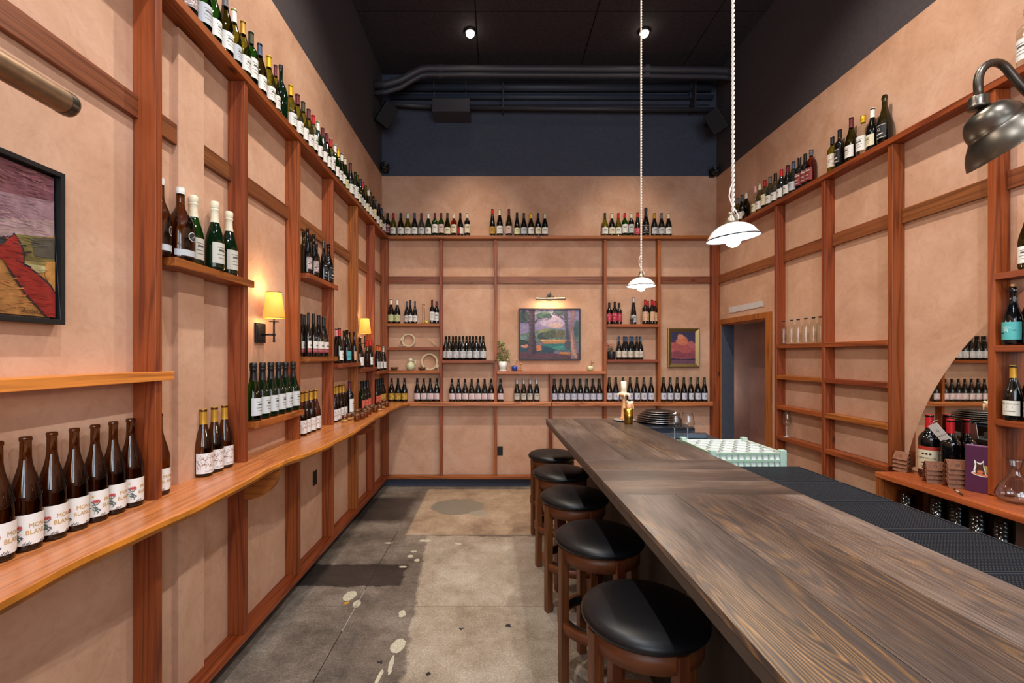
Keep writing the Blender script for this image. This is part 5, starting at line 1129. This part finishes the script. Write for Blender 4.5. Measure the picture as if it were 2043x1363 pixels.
# circle of the mirror's arch, fitted on the wall
p1, p2, p3 = (2.599, 1.845), (2.827, 1.567), (3.079, 1.017)
def circ(a, b_, c):
    ax, ay = a; bx_, by = b_; cx, cy = c; d = 2*(ax*(by-cy)+bx_*(cy-ay)+cx*(ay-by))
    ux = ((ax*ax+ay*ay)*(by-cy)+(bx_*bx_+by*by)*(cy-ay)+(cx*cx+cy*cy)*(ay-by))/d; uy = ((ax*ax+ay*ay)*(cx-bx_)+(bx_*bx_+by*by)*(ax-cx)+(cx*cx+cy*cy)*(bx_-ax))/d
    return ux, uy, math.hypot(ax-ux, ay-uy)
ux, uy, ur = circ(p1, p2, p3)
pts = []
for i in range(61):
    a = math.pi*i/60; yy, zz = ux+ur*math.cos(a), uy+ur*math.sin(a)
    if zz > .8855 and yy > -.4: pts.append((yy, zz))
a0 = max(p[0] for p in pts); pts = [(a0 if uy > .886 else ux+math.sqrt(max(0, ur*ur-(.8855-uy)**2)), .8855)]+pts+[(pts[-1][0], .8855)]
mb = MB(); mb.prism(pts, XR-.006, XR-.001, 'x'); root = tag(mb.build('arched_mirror', mat('#e8e4da', .015, 1.0, name='mirror_glass')), 'large arched mirror on the right wall behind the ledge', 'mirror')
# leather number tents
LEA = mat('#80523a', .55, var=.25, bump=.3, vs=90, name='brown_leather')
def tents(x, y, n, nums, label, rz=0, s=1):
    root = empty('number_tent_stack', (x, y, .8862), label, 'number tents', 'brown leather number tents', rz)
    for k in range(n):
        z = k*.026*s; mb = MB(); w_, h, d = .044*s, .052*s, .030*s
        f = [(-d, 0), (-.006*s, h-.004*s), (0, h), (.006*s, h-.004*s), (d, 0)]; t = .003
        out = [(q[0], q[1]+z) for q in f]; inn = [(q[0]*.88, q[1]-t+z) for q in f]; inn[0] = (-d+t, z); inn[-1] = (d-t, z)
        mb.prism([(a, b_) for a, b_ in out]+[(a, b_) for a, b_ in inn[::-1]], -w_, w_, 'y')
        o = mb.build('number_tent', LEA, root)
        if k >= n-1:
            vs, fs = text_geo(nums[n-1-k], .024*s); mb = MB(); dx, dz = -d+.006*s, h-.004*s; L = math.hypot(dx+.0, dz)
            M = T(-(d+.006*s)/2-.0012, 0, z+h*.42) @ Matrix.Rotation(math.atan2(d-.006*s, h-.004*s), 4, 'Y') @ Matrix.Rotation(-math.pi/2, 4, 'Z')
            mb.add([(a, 0, b_) for a, b_ in vs], fs, 0, False, M); mb.build('number', mat('#2c1810', .7), o)
    return root
tents(2.735, 3.03, 4, ['23', '20'], 'stack of brown leather tents numbered 23 against the post', math.radians(12), 1.0)
tents(2.675, 2.755, 4, ['27', '26'], 'left of two leather tent stacks beside the purple box', math.radians(72), 1.0)
tents(2.705, 2.655, 5, ['28', '27'], 'stack of brown leather tents numbered 28 beside the purple box', math.radians(74), 1.05)
o = bottle(2.77, 2.88, .885, 'bord/black/red/verm', .40, ROT['R']+.55, 'large red-capped VERMOUTH bottle on the back bar ledge', 'bottles on the back bar ledge', 1.42)
o = bottle(2.78, 2.755, .885, 'bord/black/red/-', .385, ROT['R'], 'large black bottle with hanging tag behind the VERMOUTH one', 'bottles on the back bar ledge', 1.30)
mb = MB(); M = T(-.012, -.043, .238) @ Matrix.Rotation(-.5, 4, 'Y') @ Matrix.Rotation(.35, 4, 'X')
mb.box(-.025, .025, -.0008, .0008, -.042, .042, 0, M).tube([(0, 0, .042), (.01, .01, .052), (.012, .03, .05)], .0008, 5, 0, M)
t_ = mb.build('hang_tag', mat('#d8d6d0', .6), o); vs, fs = text_geo('VERMOUTH', .0095); mb = MB(); mb.add([(a, -.0012, b_-.018) for a, b_ in vs], fs, 0, False, M); mb.lathe([(.004, 0), (.006, 0)], seg=12, M=M @ T(0, -.0012, .008) @ Matrix.Rotation(math.pi/2, 4, 'X')); mb.build('tag_print', mat('#26241f', .6), t_)
# purple box with a sticker
root = empty('purple_box', (2.735, 2.545, .8855), 'tall purple box with a small dog sticker beside the post', 'box', None, math.radians(-62))
MB().box(-.062, .062, 0, .045, 0, .262).build('box_body', mat('#4c1c3c', .55, var=.08), root, bevel=.002)
MB().box(-.060, .060, .002, .043, .2621, .264).build('page_block', mat('#8a5a80', .6), root)
mb = MB()
dog = [(-.020, .0), (-.022, .02), (-.017, .045), (-.020, .072), (-.008, .058), (.004, .058), (.014, .073), (.014, .045), (.020, .02), (.022, 0)]
mb.add([(a*1.15-.002, -.0008, b_*1.12+.105) for a, b_ in dog], [tuple(range(10))], 1)
mb.add([(.004, -.0006, .16), (.034, -.0006, .155), (.034, -.0006, .115), (.004, -.0006, .115)], [(0, 1, 2, 3)], 4)
mb.add([(.036*math.cos(t), -.0010, .105+.011*math.sin(t)-.12*.036*math.cos(t)) for t in [2*math.pi*i/24 for i in range(24)]], [tuple(range(24))], 1)
mb.add([(.030*math.cos(t), -.0012, .105+.007*math.sin(t)-.12*.030*math.cos(t)) for t in [2*math.pi*i/24 for i in range(24)]], [tuple(range(24))], 3)
mb.add([(a*.88, -.0014, b_*.92+.108) for a, b_ in dog], [tuple(range(10))], 2)
mb.add([(.012*math.cos(t), -.0016, .118+.010*math.sin(t)) for t in [2*math.pi*i/14 for i in range(14)]], [tuple(range(14))], 3)
mb.build('dog_sticker', [BLACK, mat('#e8e6e0', .4), mat('#4a2c20', .5), mat('#c87048', .5), mat('#a08850', .5)], root)
mb = MB(); mb.tube([(0, 0, .005), (.11, 0, .005)], .0045, 10).tube([(.11, 0, .005), (.125, 0, .005)], [.0045, .001], 8); o = mb.build('pen', mat('#2a2420', .3)); o.location = (2.645, 2.60, .886); o.rotation_euler = (0, 0, -2.1); MB().lathe([(.0047, 0), (.0047, .05)], (0, 0, 0), 10, M=T(.03, 0, .005) @ Matrix.Rotation(math.pi/2, 4, 'Y')).build('pen_band', mat('#c8c4bc', .4), o)
tag(o, 'dark pen lying on the ledge beside the purple box', 'pen')
# carafe
o = MB().lathe([(.032, .235), (.026, .215), (.020, .185), (.021, .160), (.032, .135), (.058, .095), (.076, .055), (.078, .035), (.066, .012), (.045, .002), (0, .001), (0, .006), (.045, .006), (.064, .015), (.075, .037), (.073, .055), (.055, .096), (.030, .135), (.019, .160), (.018, .185), (.0245, .216), (.0305, .235), (.032, .235)], seg=40).build('glass_carafe', CLEAR); o.location = (2.735, 2.372, .8855)
tag(o, 'clear wide-bottomed glass carafe at the right picture edge', 'carafe')
# stacked tumblers on the lower shelf
mbt = MB().lathe([(.030, 0), (.043, .110), (.0418, .110), (.0290, .005), (0, .005), (0, 0), (.030, 0)], seg=26); tm = mbt.mesh('tumbler', thin_glass('ribbed_glass', '#eef2f2', '#b4bcbc', .15, .6))
for s_, (x, y, n, lab) in enumerate(((2.66, 2.91, 4, 'small stack nearest the side panel'), (2.65, 2.70, 6, 'second stack from the side panel'), (2.66, 2.59, 6, 'third stack from the side panel'), (2.65, 2.47, 6, 'fourth stack from the side panel'), (2.67, 2.37, 6, 'stack farthest from the side panel'))):
    for k in range(n):
        o = bpy.data.objects.new('tumbler', tm); C.objects.link(o); o.location = (x, y, .6005+k*.0235)
        tag(o, '%s tumbler from the bottom, %s' % (ORD[k], lab), 'glass', 'tumblers stacked under the ledge')
# ------------------------------------------------------------------ things on the back wall shelves
STRAW = mat('#dccaa6', .8, var=.15, name='straw')
def wreath(x, z, R_, label, knot):
    mb = MB(); n = 90; root = empty('straw_wreath', (x, YB-.035, z+R_+.010), label, 'wreath', 'braided straw wreaths')
    for q in range(3):
        mb.tube([((R_+.007*math.cos(9*t+2.1*q))*math.cos(t), .007*math.sin(9*t+2.1*q)+.012*math.sin(t)*0, (R_+.007*math.cos(9*t+2.1*q))*math.sin(t)) for t in [2*math.pi*i/n for i in range(n)]], .007, 7, closed=True)
    mb.build('braided_ring', STRAW, root); mb = MB()
    for i in range(7):
        a = i*.9; mb.sphere((knot[0]+.016*math.cos(a), -.012, knot[1]+.014*math.sin(a)), .012, seg=8)
    mb.tube([(knot[0], -.01, knot[1]), (knot[0]-.04*knot[2], -.012, knot[1]-.04), (knot[0]-.03*knot[2], -.012, knot[1]-.075), (knot[0]+.03, -.01, knot[1]-.085)], .005, 6); mb.build('straw_knot', STRAW, root)
wreath(XB(813.5), 1.769, .078, 'round straw wreath with knot, lying alone on the middle back left shelf', (-.078, .012, 1))
wreath(XB(855.5), 1.474, .098, 'larger straw wreath beside the pale green pitcher', (.10, -.055, -.4))
root = empty('ceramic_pitcher', (XB(818.8), 5.71, 1.4745), 'pale green bird-like ceramic pitcher on the lowest back left shelf', 'pitcher'); PG = mat('#c3c9a4', .25, coat=.4, name='celadon_glaze')
MB().lathe([(0, 0), (.026, .0), (.048, .022), (.054, .05), (.047, .078), (.028, .098), (.021, .108), (.027, .118), (.031, .130), (.026, .144), (.012, .152), (0, .153)], seg=28).build('pitcher_body', PG, root)
MB().tube([(-.022, 0, .128), (-.045, 0, .130)], [.010, .002], 8).build('beak', PG, root); MB().tube([(.026, 0, .125), (.055, 0, .125), (.068, 0, .105), (.062, 0, .082), (.046, 0, .07)], .006, 8).build('handle', PG, root)
for px, lab in ((786, 'small brown wooden bowl left of the pale pitcher'), (841, 'small brown wooden bowl between pitcher and wreath')):
    o = MB().lathe([(0, 0), (.022, 0), (.042, .018), (.050, .040), (.047, .040), (.040, .022), (.02, .008), (0, .007)], seg=28).build('wooden_bowl', mat('#5c3824', .5, var=.2)); o.location = (XB(px, 5.68 if px > 800 else 5.71), 5.72 if px < 800 else 5.705, 1.4745); tag(o, lab, 'bowl', 'small wooden bowls')
mb = MB(); mb.tube([(-.034, 0, .0), (-.034, 0, .006), (.034, 0, .006), (.034, 0, 0)], .004, 6); mb.box(-.03, .03, -.02, .02, 0, .005); mb.tube([(-.012, 0, 0), (-.012, 0, .245)], .003, 8).tube([(.012, 0, 0), (.012, 0, .245)], .003, 8); mb.box(-.018, .018, -.006, .006, .243, .251)
o = mb.build('brass_stand', mat('#9a5c34', .3, .8)); o.location = (XB(844.5), 5.72, 2.0655); tag(o, 'thin copper stand with two uprights beside the yellow bird', 'stand')
mb = MB(); mb.sphere((0, 0, .018), .018, sc=(1.3, .8, 1)).sphere((-.018, 0, .032), .009).tube([(-.026, 0, .032), (-.033, 0, .031)], [.003, .001], 6).tube([(.018, 0, .022), (.038, 0, .034)], [.008, .003], 6); o = mb.build('bird_figurine', mat('#c8b83c', .4)); o.location = (XB(851), 5.70, 2.065); tag(o, 'tiny yellow bird figurine on the top back left shelf', 'figurine')
mb = MB(); mb.tube([(0, 0, 0), (-.06, .0, .05), (-.13, 0, .10), (-.19, 0, .13)], [.006, .005, .003, .001], 8); o = mb.build('straw_tassel', STRAW); o.location = (XB(872.5), 5.755, 1.776); tag(o, 'thin dried straw tassel leaning on the middle back left shelf', 'tassel')
# plants
def leaf(mb, p, d, L, w_, mi=0, droop=.3):
    p = Vector(p); d = Vector(d).normalized(); s = d.cross(Vector((0, 0, 1)));
    if s.length < .1: s = Vector((1, 0, 0))
    s.normalize(); m = p+d*L*.5+Vector((0, 0, L*.08)); e = p+d*L-Vector((0, 0, L*droop)); up = Vector((0, 0, w_*.12))
    mb.add([p, m+s*w_*.5+up, e, m-s*w_*.5+up, m], [(0, 1, 4), (1, 2, 4), (2, 3, 4), (3, 0, 4)], mi, True)
def pot(root, r0, r1, h, m, saucer=True):
    mb = MB(); mb.lathe([(0, .004), (r0, .004), (r1, h), (r1-.004, h), (r1-.006, h-.02), (0, h-.02)], seg=28); mb.build('flower_pot', m, root)
    if saucer: MB().lathe([(0, 0), (r0+.012, 0), (r0+.015, .01), (r0+.012, .01), (r0+.006, .0035), (0, .0035)], seg=28).build('saucer', m, root)
root = empty('potted_plant', (XB(1003.3, 5.71), 5.705, 1.4685), 'leafy green plant in a white pot on the honey ledge', 'plant')
pot(root, .040, .059, .12, WHITE); R = random.Random(3); mb = MB(); ms = [mat('#47742c', .5, name='leaf_green'), mat('#6f9a48', .5, name='leaf_light'), mat('#2f5220', .5, name='leaf_dark'), mat('#a8b87a', .5, name='leaf_variegated')]
for i in range(210):
    t = R.random(); h = .10+.27*t; rad = (.075 if h < .25 else .05)*(1.2-t*.6); a = R.uniform(0, 6.28); q = Vector((rad*math.cos(a)*R.uniform(.2, 1)+(.055 if R.random() < .22 and h < .26 else 0)-.02*t, rad*math.sin(a)*.35*R.uniform(.2, 1)-.01, h))
    leaf(mb, q, (math.cos(a), math.sin(a)*.5-.2, R.uniform(-.1, .8)), R.uniform(.030, .050), R.uniform(.016, .024), R.choice((0, 0, 1, 1, 2, 3)), R.uniform(.1, .5))
mb.build('foliage', ms, root); mb = MB()
for dx, dz in ((-.02, .34), (.02, .26), (.07, .22), (-.03, .24)): mb.tube([(0, 0, .10), (dx*.5, 0, dz*.6), (dx, 0, dz)], .003, 6)
mb.build('stem', mat('#5c6a34', .6), root)
root = empty('blue_pot', (XB(1026.5, 5.7), 5.70, 1.4685), 'small cobalt blue pot on the honey ledge', 'pot')
MB().lathe([(0, 0), (.030, 0), (.036, .012), (.038, .035), (.036, .058), (.032, .058), (.030, .045), (0, .04)], seg=28).build('pot_body', mat('#1f3c8a', .25, coat=.5), root); mb = MB()
mb.sphere((-.002, 0, .064), .012, sc=(1.2, 1, .6)); mb.build('succulent', mat('#3a2c20', .6), root)
mb = MB(); mb.tube([(0, 0, 0), (.004, 0, .05), (0, 0, .09), (.006, 0, .135)], [.006, .003, .003, .005], 8).sphere((.004, 0, .14), .011).sphere((.002, 0, .06), .009); o = mb.build('twig_figurine', mat('#c89a6a', .5)); o.location = (XB(1030.7, 5.75), 5.752, 1.4685); tag(o, 'thin tan twig figurine behind the small blue pot', 'figurine')
mb = MB(); mb.sphere((-.012, 0, .012), .012).sphere((.012, 0, .012), .012).tube([(0, 0, .02), (.004, 0, .05), (.006, 0, .07)], [.007, .004, .002], 8).sphere((.006, 0, .088), .014); o = mb.build('mushroom_figurine', mat('#c07a4a', .45)); o.location = (XB(1038, 5.72), 5.72, 1.4685); tag(o, 'tiny copper mushroom ornament right of the blue pot', 'figurine')
root = empty('potted_sprout', (XB(1177.8, 5.71), 5.71, 1.4685), 'small pale green pot with a dark sprig on the ledge right end', 'plant')
MB().lathe([(0, 0), (.024, 0), (.037, .020), (.039, .040), (.031, .060), (.024, .062), (.022, .056), (0, .05)], seg=28).build('flower_pot', mat('#c9d0a8', .3, coat=.3), root); mb = MB()
mb.tube([(.006, 0, .05), (.012, 0, .09), (.008, 0, .12)], .002, 6)
for p, d in (((.012, 0, .095), (1, 0, .2)), ((.010, 0, .10), (.9, -.2, .1)), ((.008, 0, .118), (-.6, 0, .5)), ((.01, 0, .11), (.4, 0, 1)), ((.012, 0, .098), (1, .3, -.1))): leaf(mb, p, d, .040, .018)
mb.build('sprig', mat('#26331c', .5), root)
root = empty('flower_pot_plant', (XB(1219.5, 5.71), 5.705, 1.6135), 'black pot with pink-red leaves on the back right shelf', 'plant')
mb = MB(); mb.lathe([(0, .0), (.042, .0), (.046, .10), (.043, .10), (.040, .085), (0, .08)], seg=28)
for k in range(5): mb.lathe([(.0435+.0008*k, .012+.018*k), (.0455+.0008*k, .016+.018*k), (.0440+.0008*k, .020+.018*k)], seg=28)
mb.build('flower_pot', mat('#1c1d20', .35), root); mb = MB()
for i in range(70):
    a = R.uniform(0, 6.28); t = R.random(); leaf(mb, (-.012+.03*math.cos(a)*t, .012*math.sin(a), .09+.10*t), (math.cos(a), .3*math.sin(a)-.2, R.uniform(0, .8)), R.uniform(.026, .042), .018, 1 if t > .5 or R.random() < .3 else 0)
mb.build('foliage', [mat('#4c6438', .5), mat('#b86058', .5)], root)
mb = MB(); mb.sphere((0, 0, .030), .022, sc=(1, .6, 1)).sphere((0, -.004, .062), .026, sc=(1, .6, .9)).sphere((-.016, -.010, .06), .012, seg=8).tube([(-.012, 0, 0), (-.010, 0, .02)], .006, 6).tube([(.012, 0, 0), (.010, 0, .02)], .006, 6); o = mb.build('ram_ornament', mat('#3c3634', .5)); o.location = (XB(1261, 5.68), 5.690, 2.0565); tag(o, 'small dark ram ornament before the tall silver-capped bottle', 'ornament')
# amber jars on the far end of the left counter
AMB = mat('#8a4410', .08, trans=.7, name='amber_glass'); JL = mat('#7a5a42', .35, .6, name='jar_lid'); WXF = mat('#c89858', .5, name='jar_wax')
jb = MB().lathe([(0, .001), (.024, .001), (.0265, .004), (.0265, .040), (.024, .044), (.0235, .044), (0.0, .043)], seg=20).mesh('jar_body', AMB)
jw = MB().lathe([(0, .004), (.0268, .006), (.0269, .026), (0, .026)], seg=20).mesh('jar_label', WXF)
jl = MB().lathe([(0, .0435), (.0255, .0435), (.0262, .045), (.0262, .057), (.024, .0585), (0, .0585)], seg=20).mesh('jar_lid', JL)
jz = MB().lathe([(.0268, .008), (.0269, .024)], seg=20).mesh('jar_label', WXF)
jars = [(687.6, 842.5), (696.5, 838.3), (703.5, 836), (711.8, 840.2), (722.5, 836.5), (729.6, 832.2), (735.6, 827.2), (704, 829.5), (715.5, 829), (726, 828.5), (733.5, 824), (720.5, 821.5), (738.5, 821), (748.5, 822.8), (743.5, 818.5), (757.5, 820.3), (763, 815.2), (771.5, 812.3), (757.5, 811.5), (766, 808)]
jp = []
for i, (px, py) in enumerate(jars):
    Yj = (CH-CT)*F/(py-PY); jp.append([(px-PX)*Yj/F, Yj])
for _ in range(60):
    for i in range(len(jp)):
        for j in range(i):
            dx, dy = jp[i][0]-jp[j][0], jp[i][1]-jp[j][1]; d = math.hypot(dx, dy)
            if d < .0555:
                e = (.0556-d)/2/max(d, 1e-4); jp[i][0] += dx*e; jp[i][1] += dy*e; jp[j][0] -= dx*e; jp[j][1] -= dy*e
    for p in jp: p[0] = max(-1.335, min(ex(p[1])-.045, p[0])); p[1] = min(p[1], 5.5)
jp.sort(key=lambda p: p[1])
for i, (x, y) in enumerate(jp):
    o = bpy.data.objects.new('candle_jar', jb); C.objects.link(o); o.location = (x, y, CT+.0005); o.scale = (1, 1, 1.05)
    c = bpy.data.objects.new('jar_lid', jl); C.objects.link(c); c.parent = o
    if i % 2 == 0: c = bpy.data.objects.new('jar_label', jz); C.objects.link(c); c.parent = o
    tag(o, '%s small amber candle jar from the near end of the cluster' % ORD[i], 'jar', 'amber candle jars on the left counter')

# ------------------------------------------------------------------ daylight, camera, view
W_ = bpy.data.worlds.new('World'); bpy.context.scene.world = W_; W_.use_nodes = True
W_.node_tree.nodes['Background'].inputs[0].default_value = (.62, .72, .85, 1); W_.node_tree.nodes['Background'].inputs[1].default_value = .35
for x in (-.325, 1.725):
    l = bpy.data.lights.new('window_daylight', 'AREA'); l.shape = 'RECTANGLE'; l.size = 1.6; l.size_y = 2.4; l.energy = 95; l.color = (.78, .89, 1.0)
    o = bpy.data.objects.new('window_daylight', l); C.objects.link(o); o.location = (x, YF-.13, 2.62); o.rotation_euler = (math.radians(90), 0, 0)
pt('corridor_fill', (3.12, 6.9, 1.2), 16, WARM, .05)  # added fill lamp without a fixture, brightens the corridor wall beyond the doorway
cam = bpy.data.cameras.new('Camera'); co = bpy.data.objects.new('Camera', cam); C.objects.link(co)
co.location = (0, 0, CH); co.rotation_euler = (math.radians(90), 0, 0)
cam.sensor_fit = 'HORIZONTAL'; cam.sensor_width = 36.0; cam.lens = 36.0*F/2043; cam.clip_start = .05
cam.shift_x = (2043/2-PX)/2043; cam.shift_y = (PY-1363/2)/2043
sc = bpy.context.scene; sc.camera = co
sc.view_settings.view_transform = 'Standard'; sc.view_settings.look = 'None'; sc.view_settings.gamma = 1; sc.view_settings.use_curve_mapping = False
sc.view_settings.exposure = 0.03
cy = sc.cycles; cy.max_bounces = 7; cy.diffuse_bounces = 4; cy.glossy_bounces = 4; cy.transmission_bounces = 7; cy.transparent_max_bounces = 8
cy.caustics_reflective = False; cy.caustics_refractive = False; cy.use_denoising = True; cy.sample_clamp_indirect = 6
